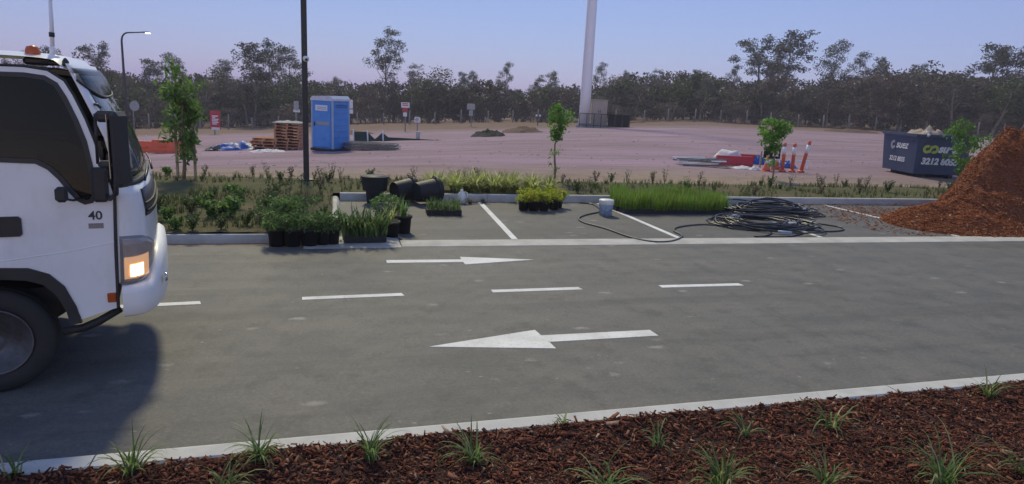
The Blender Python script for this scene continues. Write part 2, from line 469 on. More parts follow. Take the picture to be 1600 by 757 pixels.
M['print'] = mat('white_print', (.80, .80, .80), (.66, .66, .66), 9, .6)
M['rubble'] = mat('rubble_waste', (.38, .30, .24), (.25, .19, .15), 6, .9, bmp=.6, bscale=20, bdist=.03)
M['pot'] = mat('black_pot_plastic', (.016, .016, .018), (.028, .028, .029), 7, .58, spec=.3)
M['hose'] = mat('black_poly_pipe', (.022, .022, .025), (.040, .040, .042), 9, .38)
M['hosegrey'] = mat('dusty_hose', (.085, .085, .08), (.06, .06, .055), 12, .5)
M['lid'] = mat('white_lid', (.76, .75, .68), (.68, .67, .6), 9, .4)
M['bucketblue'] = mat('bucket_label', (.16, .30, .50), (.45, .52, .6), 14, .45)
M['bark'] = mat('grey_bark', (.19, .165, .14), (.10, .085, .07), 3, .9, stretch=(3, 3, .4))
M['palebark'] = mat('pale_gum_bark', (.33, .28, .23), (.20, .165, .13), 2, .85, stretch=(3, 3, .3))
M['stem'] = mat('young_stem', (.28, .20, .12), (.18, .13, .08), 8, .85)
M['stake'] = mat('timber_stake', (.40, .29, .18), (.30, .21, .13), 5, .85)

M['leafgum'] = leafmat('gum_foliage', [(0, (.055, .062, .048)), (.5, (.090, .095, .074)), (1, (.14, .135, .108))], .3, .30)
M['leafdark'] = leafmat('bush_foliage', [(0, (.070, .060, .042)), (.5, (.095, .082, .060)), (1, (.120, .102, .078))], .3, .30)
M['leafbrown'] = leafmat('dry_foliage', [(0, (.095, .072, .060)), (.5, (.12, .094, .078)), (1, (.145, .115, .096))], .3, .3)
M['leafgreen'] = leafmat('green_tree_foliage', [(0, (.040, .056, .020)), (.5, (.066, .085, .032)), (1, (.10, .115, .050))], .25, .15)
M['leafsap'] = leafmat('sapling_foliage', [(0, (0.061, 0.128, 0.027)), (0.5, (0.115, 0.223, 0.049)), (1, (0.209, 0.324, 0.084))], .5, .08)
M['leafbright'] = leafmat('bright_sapling_foliage', [(0, (0.068, 0.169, 0.019)), (0.5, (0.128, 0.297, 0.041)), (1, (0.216, 0.419, 0.081))], .5, .05)
M['leafshrub'] = leafmat('shrub_foliage', [(0, (0.041, 0.069, 0.023)), (0.5, (0.078, 0.121, 0.041)), (1, (0.138, 0.172, 0.071))], .45, .25)
M['leafred'] = leafmat('reddish_shrub_foliage', [(0, (.055, .042, .028)), (.5, (.10, .085, .052)), (1, (.13, .125, .065))], .4, .25)
M['leafyellow'] = leafmat('yellow_foliage', [(0, (.17, .24, .016)), (.5, (.36, .40, .034)), (1, (.54, .54, .08))], .5, .08)
M['leafpale'] = leafmat('variegated_foliage', [(0, (.20, .26, .05)), (.5, (.40, .44, .13)), (1, (.66, .66, .34))], .55, .1)
M['leafpot'] = leafmat('pot_plant_foliage', [(0, (0.061, 0.115, 0.035)), (0.5, (0.115, 0.203, 0.059)), (1, (0.216, 0.311, 0.108))], .5, .15)
M['grass'] = leafmat('lush_grass', [(0, (.085, .17, .018)), (.45, (.16, .29, .035)), (.85, (.26, .40, .07)), (.96, (.36, .42, .13)), (1, (.42, .38, .2))], .5, .1)
M['blade'] = leafmat('strappy_leaf', [(0, (.075, .14, .036)), (.5, (.15, .25, .07)), (.85, (.29, .36, .14)), (.97, (.5, .47, .28)), (1, (.40, .30, .17))], .5, .15)
M['drygrass'] = leafmat('bed_grass', [(0, (.050, .075, .020)), (.5, (.085, .115, .034)), (.85, (.13, .14, .05)), (1, (.20, .17, .085))], .45, 0)

# ================================================================== GROUND, ROAD, KERBS
def axis(parts):
    out = []
    for a, b, st in parts:
        x = a
        while x < b - 1e-6: out.append(x); x += st
    out.append(parts[-1][1]); return out
us = axis([(-900, -120, 60), (-120, -30, 6), (-30, 40, .7), (40, 130, 4), (130, 1000, 60)])
vs_ = axis([(-60, 4, 8), (4, 14, 2), (14, 40, .6), (40, 120, 3), (120, 200, 10), (200, 1400, 80)])
m = MB(); m.smooth = True
m.grid(len(us), len(vs_), lambda i, j: (us[i], vs_[j], terr(us[i], vs_[j])))
ground = structure(m.build('ground', M['field']))

m = MB(); m.box((0, 6.6, -.05), (140, 6.0, .10))
road = structure(m.build('road', M['road']))
STRIP0, STRIP1, BAYEND = 9.46, 9.90, 13.50
m = MB(); m.box((25.07, (STRIP1 + BAYEND) / 2 + .02, -.052), (50.06, BAYEND - STRIP1 + .1, .10))
bays = structure(m.build('parking_bays', M['bay']))

# painted markings: each a thin sheet on the road or the bays
def paint(parent, name, pts, z):
    mm = MB(); mm.prism([(p[0], p[1]) for p in pts], [], .004, lambda a, b, t: (a, b, z + t)); return mm.build(name, M['paint'], parent)
paint(road, 'lane_arrow', [G(*q) for q in [(670, 542.5), (868.7, 545.1), (858.2, 535), (1028.8, 525.2), (1015, 516.2), (845.5, 524.9), (835.7, 516.2)]], .0)
paint(road, 'lane_arrow', [G(*q) for q in [(603.6, 407.1), (604.4, 411.4), (723.6, 410), (727, 413.7), (835, 406.4), (718.7, 402), (720.6, 406)]], .0)
dash_px = [((180, 480), (315, 473.5)), ((472, 467), (631, 460.6)), ((768.6, 455.6), (908, 451)), ((1031.8, 448.2), (1159, 445))]
for a, b in dash_px:
    A, B = G(*a), G(*b); d = (B - A).normalized(); n = Vector((-d.y, d.x, 0)) * .05
    paint(road, 'centre_dash', [A - n, B - n, B + n + d * -.02, A + n], .0)
bay_u = []
for (a, b) in (((752, 318), (803, 373)), ((935, 318), (1065, 374)), ((1128, 320), (1289, 373)), ((1285, 320), (1503, 371))):
    A, B = G(*a), G(*b); bay_u.append(B.x)
    A = Vector((A.x, BAYEND - .02, 0)); B = Vector((B.x, STRIP1 + .03, 0)); n = Vector((.05, 0, 0))
    paint(bays, 'bay_line', [B - n, B + n, A + n, A - n], -.002)
for k in range(1, 6):
    x = bay_u[-1] + 2.8 * k; n = Vector((.05, 0, 0)); A = Vector((x - .1, BAYEND - .02, 0)); B = Vector((x, STRIP1 + .03, 0))
    paint(bays, 'bay_line', [B - n, B + n, A + n, A - n], -.002)

# flush concrete edge strip, cast in bays with joints
strip = bpy.data.objects.new('edge_strip', None); COL.objects.link(strip); structure(strip)
x = 0.93
sl = [4.05, 2.95, 3.2, 3.1, 3.3, 3.0, 3.1]
m0 = None
for L_ in sl + [3.1] * 8:
    m = MB(); m.box((L_ / 2, 0, 0), (L_ - .010, STRIP1 - STRIP0, .10), bev=.008)
    m.build('slab', M['concrete'], strip, (x, (STRIP0 + STRIP1) / 2, -.044)); x += L_
# wider apron slab at the bed corner
m = MB(); m.prism([(-.42, 9.41), (.92, 9.41), (.92, 9.98), (.55, 10.25), (-.42, 10.05)], [], .10, lambda a, b, t: (a, b, -.092 + t))
m.build('apron_slab', M['concrete'], strip)

# kerbs: segments along a path, rounded section
def kerb(name, path, seg, wid, hgt, mt, side=1):
    root = bpy.data.objects.new(name, None); COL.objects.link(root); structure(root)
    path = [Vector((p[0], p[1], 0)) for p in path]
    for i in range(len(path) - 1):
        a, b = path[i], path[i + 1]; L_ = (b - a).length; n = max(1, round(L_ / seg)); d = (b - a) / n
        for k in range(n):
            p = a + d * k; q = p + d; dn = d.normalized(); nn = Vector((-dn.y, dn.x, 0)) * side
            p = p + dn * .004; q = q - dn * .004
            prof = [(0, -.06), (.012, .3 * hgt), (.03, hgt - .03), (.05, hgt - .008), (.075, hgt), (wid - .02, hgt - .003), (wid, hgt - .02), (wid, -.06)]
            mm = MB()
            vs = [p + nn * a_ + Vector((0, 0, z_)) for a_, z_ in prof] + [q + nn * a_ + Vector((0, 0, z_)) for a_, z_ in prof]
            N_ = len(prof)
            mm.add(vs, [(j, (j + 1) % N_, (j + 1) % N_ + N_, j + N_) for j in range(N_)] + [tuple(range(N_)), tuple(range(N_, 2 * N_))[::-1]])
            mm.build('kerb_block', mt, root)
    return root
def near_v(u): return 3.90 + .022 * u
kerb('near_kerb', [(-22.3, near_v(-22.3) + .05), (-1.30, near_v(-1.3) + .05), (26, near_v(26) + .05)], 2.75, .205, .13, M['concrete2'], -1)
kerb('back_kerb', [(.10, BAYEND + .06), (45, BAYEND + .06)], 3.0, .16, .15, M['concrete'])
arc = [(.10 + .0, 13.56), (.10, 10.35)] + [(.10 - .45 * (1 - math.cos(t)), 10.35 - .45 * math.sin(t)) for t in (.5, 1.0, 1.57)] + [(-40, 9.86)]
kerb('bed_kerb', arc, 2.6, .14, .095, M['concrete'], -1)

# garden beds
def bedz(u, v, base=.11):
    return base + .05 * noise.noise((u * .9, v * .9, 7)) + .02 * noise.noise((u * 4, v * 4, 2))
def bedfn(u, v):
    e = sstep(15.6, 18.2, v); return bedz(u, v) * (1 - e) + (terr(u, v) - .06) * e
bu = axis([(-40, -8, 1.5), (-8, 24, .25), (24, 45, 1.5)]); bv = axis([(13.71, 20, .25)])
m = MB(); m.smooth = True; m.grid(len(bu), len(bv), lambda i, j: (bu[i], bv[j], bedfn(bu[i], bv[j])))
structure(m.build('planting_strip', M['bed']))
bu = axis([(-40, -8, 1.5), (-8, -.04, .2)]); bv = axis([(9.99, 13.71, .25)])
def lb(u, v):
    if v < 10.35 and u > -.35:
        c = Vector((-.35 - .05, 10.35 + .05)); d = Vector((u, v)) - c
        if d.length > .36: d = d.normalized() * .36; u, v = c.x + d.x, c.y + d.y
    return (u, v, bedz(u, v))
m = MB(); m.smooth = True; m.grid(len(bu), len(bv), lambda i, j: lb(bu[i], bv[j]))
structure(m.build('garden_bed', M['bed']))
def bed_h(u, v):
    if v < 13.71: return bedz(u, v)
    return max(bedfn(u, v), terr(u, v))

# near mulch bed
mu = axis([(-8, -3, .5), (-3, 7, .12), (7, 14, .6)]); mv = axis([(-4, 1.6, .6), (1.6, 3.6, .12)])
def mz(u, v):
    return .095 + .030 * sstep(3.35, 3.7, v - .022 * u) + .035 * noise.noise((u * 1.7, v * 1.7, 1)) + .02 * noise.noise((u * 6, v * 6, 5)) + .03 * sstep(3.4, 2.4, v)
mvN = 30
def mfn(i, j):
    v1 = near_v(mu[i]) - .15; v = -4 + (v1 + 4) * (j / (mvN - 1)) ** .6; return (mu[i], v, mz(mu[i], v))
m = MB(); m.smooth = True; m.grid(len(mu), mvN, mfn)
structure(m.build('mulch_bed', M['mulch']))

def chips(n, posfn, rng, lmin, lmax, flat=.5):
    V_ = np.zeros((n * 8, 3)); F_ = []
    base = np.array([[sx, sy, sz] for sx in (-1, 1) for sy in (-1, 1) for sz in (-1, 1)], float)
    fs = np.array([(0, 1, 3, 2), (4, 6, 7, 5), (0, 4, 5, 1), (2, 3, 7, 6), (0, 2, 6, 4), (1, 5, 7, 3)])
    for i in range(n):
        p = posfn(rng); L_ = rng.uniform(lmin, lmax) * (2.0 if rng.random() < .06 else 1)
        w = L_ * rng.uniform(.12, .42); t = L_ * rng.uniform(.05, .16)
        b = base * np.array([L_ / 2, w / 2, t / 2])
        b[:, 1] *= np.where(b[:, 0] > 0, rng.uniform(.3, 1), 1)
        a, c, e = rng.uniform(0, 6.283), rng.gauss(0, flat), rng.gauss(0, flat)
        ca, sa, cc, sc, ce, se = math.cos(a), math.sin(a), math.cos(c), math.sin(c), math.cos(e), math.sin(e)
        Rx = np.array([[1, 0, 0], [0, ce, -se], [0, se, ce]]); Ry = np.array([[cc, 0, sc], [0, 1, 0], [-sc, 0, cc]]); Rz = np.array([[ca, -sa, 0], [sa, ca, 0], [0, 0, 1]])
        V_[i * 8:i * 8 + 8] = b @ (Rz @ Ry @ Rx).T + np.array(p)
    F_ = (fs[None] + (np.arange(n) * 8)[:, None, None]).reshape(-1, 4)
    return V_, F_
def npmesh(name, V_, F_, mt):
    me = bpy.data.meshes.new(name); n, k = len(V_), len(F_); s = F_.shape[1]
    me.vertices.add(n); me.vertices.foreach_set('co', np.asarray(V_, np.float32).ravel())
    me.loops.add(k * s); me.loops.foreach_set('vertex_index', np.asarray(F_, np.int32).ravel())
    me.polygons.add(k); me.polygons.foreach_set('loop_start', np.arange(0, k * s, s, dtype=np.int32))
    me.polygons.foreach_set('loop_total', np.full(k, s, np.int32))
    me.materials.append(mt); me.update(calc_edges=True); return me
def near_pos(r):
    while True:
        u = r.uniform(-2.6, 6.6); v = r.uniform(2.2, near_v(u) - .15)
        if v > 3.0 - .18 * u: break
        if r.random() < .25: break
    return (u, v, mz(u, v) + r.uniform(-.004, .022))
V_, F_ = chips(42000, near_pos, random.Random(3), .014, .044, .35)
o = obj('mulch_chips', npmesh('mulch_chips', V_, F_, M['chip']))
tag(o, 'red brown bark mulch chips covering the near garden bed', 'mulch', kind='stuff')

# ------------------------------------------------------------------ mulch pile (right)
def pile_h(u, v):
    w = noise.noise((u * .8, v * .8, 4)) * .5 + noise.noise((u * 1.9, v * 1.9, 9)) * .42 + noise.noise((u * 4.4, v * 4.4, 1)) * .20
    lob = [(15.3, 11.4, 2.5, 2.0, 1.35), (14.1, 11.5, .85, 1.0, .62), (17.0, 11.8, 2.2, 1.7, .85), (13.0, 10.9, 2.1, 1.5, .50)]
    h_ = 0
    for cu, cv, ru, rv, hh in lob:
        d = math.sqrt(((u - cu) / ru) ** 2 + ((v - cv) / rv) ** 2)
        if d < 1: h_ += hh * (1 - d ** 1.6)
    ed = sstep(9.42, 10.3, v) * (.25 + .75 * sstep(9.4, 10.8, v))
    return (h_ * (1 + .35 * w) + w * .16 * min(1, h_ * 3)) * ed - .03
pu = axis([(9.8, 19.6, .11)]); pv = axis([(9.3, 14.6, .11)])
m = MB(); m.smooth = True
m.grid(len(pu), len(pv), lambda i, j: (pu[i], pv[j], pile_h(pu[i], pv[j])))
pile = thing('mulch_pile', 'big heap of red brown mulch dumped over the parking bays', 'mulch pile', (15, 11.6, 0))
ob = m.build('heap', M['pile'], pile); ob.location = (-15, -11.6, 0)
def pile_pos(r):
    while True:
        u = r.uniform(10.0, 17.5); v = r.uniform(9.3, 13.6); h_ = pile_h(u, v)
        if h_ > -.005: return (u, v, h_ + r.uniform(-.01, .03))
        if r.random() < .05 and u < 16 and v > 9.9: return (u, v, .012)
V_, F_ = chips(52000, pile_pos, random.Random(5), .018, .058, .38)
ob = obj('bark_chips', npmesh('bark_chips', V_, F_, M['chip2']), pile, (-15, -11.6, 0)); ob['kind'] = 'stuff'
def sc_pos(r):
    u = r.gauss(11.8, .5); v = r.gauss(12.45, .40); v = min(v, 13.45); return (u, v, .014 + r.uniform(-.006, .012))
V_, F_ = chips(700, sc_pos, random.Random(6), .015, .05, .2)
o = obj('spilled_mulch', npmesh('spilled_mulch', V_, F_, M['chip2']))
tag(o, 'loose mulch scattered over a bay line beside the big heap', 'mulch', kind='stuff')

# ================================================================== TREES AND BUSH
NPR = np.random.RandomState(11)
def leaf_quads(cs, rad, n, ln, wd, rs, droop=.3, shell=.0):
    """n rhombic leaves around each centre cs (k,3), inside ellipsoid rad"""
    k = len(cs); N_ = k * n
    d = rs.normal(size=(N_, 3)); d /= np.linalg.norm(d, axis=1)[:, None]
    r_ = rs.uniform(shell, 1, N_) ** .5
    c = np.repeat(np.asarray(cs), n, 0) + d * r_[:, None] * np.asarray(rad)
    ax = rs.normal(size=(N_, 3)); ax[:, 2] -= droop * 1.5; ax /= np.linalg.norm(ax, axis=1)[:, None]
    sd = np.cross(ax, rs.normal(size=(N_, 3))); sd /= np.linalg.norm(sd, axis=1)[:, None]
    L_ = ln * rs.uniform(.6, 1.3, N_)[:, None]; w = wd * rs.uniform(.7, 1.2, N_)[:, None]
    V_ = np.stack([c - ax * L_ / 2, c + sd * w / 2 - ax * L_ * .08, c + ax * L_ / 2, c - sd * w / 2 - ax * L_ * .08], 1).reshape(-1, 3)
    return V_, np.arange(N_ * 4).reshape(-1, 4)

def branchy(mb, tips, p, d, L_, r0, depth, rs, bend=.25, split=3, upk=.25):
    pts = [Vector(p)]; rr = [r0]; dd = Vector(d).normalized(); n = 4
    for i in range(n):
        dd = (dd + Vector(rs.normal(size=3)) * bend * .35 + Vector((0, 0, upk * .15))).normalized()
        pts.append(pts[-1] + dd * L_ / n); rr.append(r0 * (1 - .55 * (i + 1) / n))
    mb.tube(pts, rr, 5, False)
    if depth == 0:
        tips.append(pts[-1]); tips.append(pts[-2]); return
    for k in range(split):
        a = Vector(rs.normal(size=3)); a -= dd * a.dot(dd); a.normalize()
        nd = (dd * .75 + a * rs.uniform(.45, .85) + Vector((0, 0, .18))).normalized()
        st = pts[-1] if k < split - 1 else pts[2]
        branchy(mb, tips, st, nd, L_ * rs.uniform(.55, .75), rr[-1] * .85, depth - 1, rs, bend, split, upk)

def gum_mesh(seed, h, first, spread, lean=.05, n=22, ln=.36, wd=.15, cr=.75):
    rs = np.random.RandomState(seed); mb = MB(); mb.smooth = True; tips = []
    pts = [Vector((0, 0, -.3))]; d = Vector((rs.normal() * lean, rs.normal() * lean, 1)).normalized(); k = 7; top = h * .72
    r0 = h * .016
    for i in range(k):
        d = (d + Vector((rs.normal() * .07, rs.normal() * .07, .12))).normalized(); pts.append(pts[-1] + d * top / k)
    rr = [r0 * (1.25 if i == 0 else 1 - .72 * i / k) for i in range(k + 1)]
    mb.tube(pts, rr, 7, False)
    nb = 9
    for i in range(nb):
        f = first + (1 - first) * i / (nb - 1); q = f * k; j = min(k - 1, int(q)); p = pts[j].lerp(pts[j + 1], q - j)
        a = rs.uniform(0, 6.283) + i * 2.4; el = rs.uniform(.5, 1.1) + .25 * f
        nd = Vector((math.cos(a) * math.cos(el), math.sin(a) * math.cos(el), math.sin(el)))
        branchy(mb, tips, p, nd, h * spread * rs.uniform(.7, 1.15) * (1.15 - .45 * f), rr[j] * .42, 1, rs)
    for t in range(2): branchy(mb, tips, pts[-1], Vector((rs.normal() * .5, rs.normal() * .5, 1)), h * .16, rr[-1] * .7, 1, rs)
    cs = np.array([tuple(t) for t in tips]) + rs.normal(size=(len(tips), 3)) * .2
    V_, F_ = leaf_quads(cs, (cr, cr, cr * .62), n, ln, wd, rs, .45)
    return mb, V_, F_

def bush_mesh(seed, h, w, n=30, ln=.34, wd=.17, k=58, open_=.2):
    rs = np.random.RandomState(seed); mb = MB(); mb.smooth = True; tips = []
    for i in range(4):
        a = rs.uniform(0, 6.283); branchy(mb, tips, (rs.normal() * .3, rs.normal() * .3, -.2), (math.cos(a) * .3, math.sin(a) * .3, 1), h * .5, h * .012, 1, rs, .3, 3)
    cs = []
    while len(cs) < k:
        q = rs.uniform(-1, 1, 3); r_ = np.linalg.norm(q)
        if r_ > 1 or r_ < open_: continue
        z = (q[2] * .5 + .5); cs.append((q[0] * w / 2 * (.6 + .55 * math.sin(z * 3)), q[1] * w / 2 * (.6 + .55 * math.sin(z * 3)), h * (.04 + .9 * z)))
    cs = np.array(cs + [tuple(t) for t in tips])
    V_, F_ = leaf_quads(cs, (h * .13, h * .13, h * .075), n, ln, wd, rs, .2)
    return mb, V_, F_

def make_tree(name, data, bark, leaf, label, cat='tree', group=None, crown='crown', loc=(0, 0, 0), rz=0, scale=1):
    mb, V_, F_ = data
    r_ = thing(name, label, cat, loc, rz, group); r_.scale = (scale,) * 3
    mb.build('trunk', bark, r_)
    obj(crown, npmesh(crown, V_, F_, leaf), r_)
    return r_

gums = [gum_mesh(21, 16, .50, .19, n=44, cr=.95), gum_mesh(22, 15, .42, .21, n=40, cr=.95), gum_mesh(23, 14, .38, .22, n=46, cr=.9), gum_mesh(24, 13, .34, .24, n=44, cr=.85), gum_mesh(25, 17, .45, .18, n=46, cr=1.0)]
bushes = [bush_mesh(31, 7.5, 6.5), bush_mesh(32, 6.5, 7.5), bush_mesh(33, 8.5, 6), bush_mesh(34, 5.0, 6.5, k=45)]
protos = {}
used_proto = set()
def plant(key, data, bark, leaf, name, label, group, loc, rz, sc):
    if key not in protos:
        r_ = make_tree(name, data, bark, leaf, label, 'tree', group, loc=loc, rz=rz); r_.scale = sc; protos[key] = r_; return r_
    return copy_tree(protos[key], loc, rz, sc, label)

def far_point(px, dist):
    d = ray(px, 190); d2 = Vector((d.x, d.y, 0)).normalized() * dist
    return Vector((d2.x, d2.y, terr(d2.x, d2.y) - .1))
def px_height(loc, py, px):    # height of a point above loc that shows at row py
    d = ray(px, py); k = math.hypot(loc.x, loc.y) / math.hypot(d.x, d.y); return CAM_H + d.z * k - loc.z

# emergent gums: photo column, top row, distance, proto, width factor, bark
G_EM = 'gum trees standing above the scrub'
em = [(597, 38, 112, 0, .85, 'palebark', 'leafgum', 'tallest slender gum with round open crown above the scrub between pole and monopole'),
      (396, 66, 102, 3, .95, 'palebark', 'leafgum', 'pale trunked gum with leaning bare trunk in front of the left scrub'),
      (418, 58, 116, 2, .9, 'bark', 'leafgum', None), (165, 62, 118, 2, .8, 'bark', 'leafgum', None), (235, 92, 115, 3, 1.0, 'bark', 'leafgum', None), (350, 90, 120, 1, 1.1, 'bark', 'leafgum', None),
      (290, 82, 122, 4, .9, 'bark', 'leafgum', None), (462, 72, 122, 1, .9, 'palebark', 'leafgum', None),
      (637, 98, 118, 0, .8, 'bark', 'leafgum', None), (677, 100, 104, 9, 1.0, 'bark', 'leafgreen', 'mid green dense round tree in front of the scrub beside the red sign'),
      (745, 110, 118, 4, .7, 'bark', 'leafgum', None), (780, 94, 120, 1, .6, 'bark', 'leafgum', None), (718, 112, 120, 3, .7, 'bark', 'leafgum', None),
      (855, 108, 122, 2, .8, 'bark', 'leafgum', None), (828, 120, 124, 1, .8, 'bark', 'leafgum', None), (935, 96, 124, 4, .7, 'bark', 'leafgum', None), (968, 108, 122, 2, .7, 'bark', 'leafgum', None),
      (1180, 50, 124, 2, 1.0, 'bark', 'leafgum', None), (1228, 46, 126, 3, 1.05, 'palebark', 'leafgum', None), (1276, 60, 126, 4, .9, 'bark', 'leafgum', None),
      (1318, 78, 130, 1, .7, 'bark', 'leafgum', None), (1362, 88, 124, 3, .5, 'bark', 'leafgreen', None), (1205, 70, 128, 1, .9, 'bark', 'leafgum', None),
      (1530, 68, 122, 3, 1.15, 'bark', 'leafgum', None), (1560, 70, 128, 2, .9, 'bark', 'leafgum', None), (1612, 20, 118, 0, 1.1, 'bark', 'leafgum', 'tall gum with grey crown rising behind the mulch heap'),
      (1495, 118, 120, 4, .8, 'bark', 'leafgum', None), (1420, 98, 126, 1, .8, 'bark', 'leafgum', None), (60, 80, 116, 3, .9, 'bark', 'leafgum', None), (105, 72, 120, 1, .9, 'bark', 'leafgum', None),
      (20, 90, 120, 2, .9, 'bark', 'leafgum', None), (530, 118, 120, 2, .7, 'bark', 'leafgum', None), (1080, 108, 122, 3, .7, 'bark', 'leafgum', None), (1130, 98, 126, 1, .7, 'bark', 'leafgum', None), (1010, 106, 122, 0, .7, 'bark', 'leafgum', None)]
gh = [16, 15, 14, 13, 17]
def gum_label(px):
    return next(l for lim, l in [(130, 'gum with open grey crown above the scrub behind the truck cab'), (255, 'gum with open grey crown behind the street lamp'), (380, 'gum above the scrub behind the red notice board'), (475, 'thin crowned gum beside the pale leaning gum'),
        (560, 'low gum behind the blue toilet'), (660, 'small gum beside the tallest slender gum'), (765, 'small gum behind the plain grey sign'), (800, 'narrow gum standing alone between grey sign and floodlights'), (900, 'low gum behind the twin floodlights'), (1100, 'gum rising behind the monopole compound'),
        (1250, 'tall gum in the clump behind the bushy sapling'), (1300, 'dense dark gum at the end of the tall clump'), (1340, 'small pale gum beside the tall clump'), (1390, 'small green round topped gum above the scrub'), (1450, 'low gum behind the skip bin'), (1510, 'small gum beside the spreading gum above the mulch heap'), (1590, 'spreading grey gum behind the mulch heap')] if px < lim)
for i, (px, py, dist, k, wf, bk, lf, lab) in enumerate(em):
    loc = far_point(px, dist); hh = px_height(loc, py, px)
    if k == 9: data, h0 = bush_mesh(39, 9, 6.0, k=75), 9
    else: data, h0 = gums[k], gh[k]
    s = hh / (h0 * .985)
    o = plant((k, bk, lf), data, M[bk], M[lf], 'gum_tree' if k != 9 else 'round_tree', lab or gum_label(px), None, loc, rnd.uniform(0, 6.28), (s * wf * 1.25, s * wf * 1.25, s))
    o['label'] = lab or gum_label(px); o['group'] = 'gums above the scrub, ' + ' '.join(o['label'].split()[-4:])
    if k == 9 or lab: del o['group']
# scrub: dense rounded bushes in two rows under the gums
row_top = [(0, 118), (60, 112), (110, 108), (150, 100), (200, 112), (260, 118), (320, 108), (380, 122), (450, 120), (520, 125), (590, 122), (660, 128), (740, 128), (820, 135), (900, 128), (960, 112), (1020, 108), (1080, 106), (1130, 118), (1180, 125), (1240, 122), (1300, 118), (1340, 112), (1380, 112), (1430, 100), (1480, 108), (1530, 120), (1600, 112), (1700, 100)]
def top_at(px): return float(np.interp(px, [a for a, _ in row_top], [b for _, b in row_top]))
bh = [7.5, 6.5, 8.5, 5.0]
rb = random.Random(17)
SCRUB = 'dense dark scrub tree in the thicket behind the wire fence'
for row, (dist, step, fac, jit) in enumerate([(106, 26, 1.0, 5), (113, 30, 1.05, 5), (99, 33, .55, 3)]):
    px = -140 if row < 2 else -120
    while px < 1740:
        if not (row == 2 and 640 < px < 700):
            p = px + rb.uniform(-8, 8); D = dist + rb.uniform(-jit, jit); loc = far_point(p, D)
            hh = px_height(loc, top_at(p) + rb.uniform(-14, 22), p) * fac * rb.uniform(.85, 1.08)
            k = rb.randrange(4) if row < 2 else rb.choice([1, 3, 3]); lf = rb.choice(['leafdark', 'leafdark', 'leafbrown', 'leafgreen', 'leafgreen'] if row < 2 else ['leafbrown', 'leafdark'])
            s = hh / bh[k]; wf = rb.uniform(.75, 1.1)
            o = plant(('b', k, lf), bushes[k], M['bark'], M[lf], 'scrub_tree' if row < 2 else 'low_scrub', SCRUB if row < 2 else 'low dry bush at the foot of the scrub by the fence',
                      None, loc, rb.uniform(0, 6.28), (wf * max(s, .55), wf * max(s, .55), s))
            o.name = 'scrub_tree' if row < 2 else 'low_scrub'
            zone = next(z_ for lim, z_ in [(330, 'behind the street lamp and red notice board'), (560, 'behind the pallets and blue toilet'), (860, 'behind the red and white warning sign'), (1060, 'behind the monopole compound'), (1330, 'behind the orange bollards'), (9999, 'behind the navy skip bin')] if p < lim)
            look = {'leafdark': 'dark olive', 'leafbrown': 'dry brown', 'leafgreen': 'greener'}[lf]
            o['label'] = look + (' scrub tree ' if row < 2 else ' low bush at the fence ') + zone
            o['category'] = 'tree' if row < 2 else 'bush'
            o['group'] = look + (' scrub trees ' if row < 2 else ' low bushes ') + zone
        px += step * rb.uniform(.85, 1.15)
# slender gums in front of the scrub, pale trunks showing
px = -60
while px < 1690:
    if not 655 < px < 700:
        D = rb.uniform(97, 101); p = px + rb.uniform(-14, 14); loc = far_point(p, D); hh = px_height(loc, top_at(p) + rb.uniform(-4, 30), p); k = rb.choice([0, 1, 4]); s = hh / gh[k]
        zone = next(z_ for lim, z_ in [(330, 'behind the street lamp and red notice board'), (560, 'behind the pallets and blue toilet'), (860, 'behind the red and white warning sign'), (1060, 'behind the monopole compound'), (1330, 'behind the orange bollards'), (9999, 'behind the navy skip bin')] if p < lim)
        lf = rb.choice(['leafgum', 'leafgreen', 'leafbrown']); o = plant((k, 'palebark', lf), gums[k], M['palebark'], M[lf], 'slender_gum', '', None, loc, rb.uniform(0, 6.28), (s * 1.5, s * 1.5, s))
        o.name = 'slender_gum'; o['label'] = 'slender pale trunked gum ' + zone; o['category'] = 'tree'; o['group'] = 'slender gums ' + zone
    px += rb.uniform(38, 62)
# the wood goes on behind as one mass
rs = np.random.RandomState(5); cs = []
for i in range(2600):
    px = rs.uniform(-300, 1900); D = rs.uniform(116, 150); d = ray(px, 190); n_ = math.hypot(d.x, d.y); x, y = d.x / n_ * D, d.y / n_ * D
    hh = px_height(Vector((x, y, terr(x, y))), top_at(px) + 8, px); cs.append((x, y, terr(x, y) + hh * rs.uniform(.02, .98) ** .7))
V_, F_ = leaf_quads(np.array(cs), (1.3, 1.3, .9), 26, .6, .32, rs, .2)
tag(obj('far_wood', npmesh('far_wood', V_, F_, M['leafdark'])), 'far wood behind the scrub that reads as one dark mass', 'wood', kind='stuff')

# ================================================================== WIRE FENCE
fl = [T(300, 197), T(600, 197), T(1040, 201), T(1388, 205), T(1640, 206)]
def fpt(px):   # fence line: fixed distance curve through the paddock edge
    D = np.interp(px, [-100, 400, 800, 1100, 1700], [94, 92, 92, 95, 98]); q = far_point(px, D); q.z += .1; return q
fence = thing('wire_fence', 'long wire fence with pale timber posts along the scrub', 'fence', fpt(800))
fo = fpt(800); px = -90; tops = []
while px < 1690:
    p = fpt(px + rb.uniform(-2, 2)); hgt = rb.uniform(1.45, 1.85); lean = rb.uniform(-.07, .07)
    mm = MB(); mm.smooth = True; mm.tube([p - fo + Vector((0, 0, -.3)), p - fo + Vector((lean * .5, 0, hgt * .5)), p - fo + Vector((lean, 0, hgt))], [.095, .09, .08], 7)
    mm.build('post', M['postwood'], fence); tops.append(p - fo); px += 40.5
for hgt in (.35, .75, 1.15):
    mm = MB(); mm.tube([t + Vector((0, -.1, hgt)) for t in tops], .012, 4); mm.build('wire', M['wire'], fence)

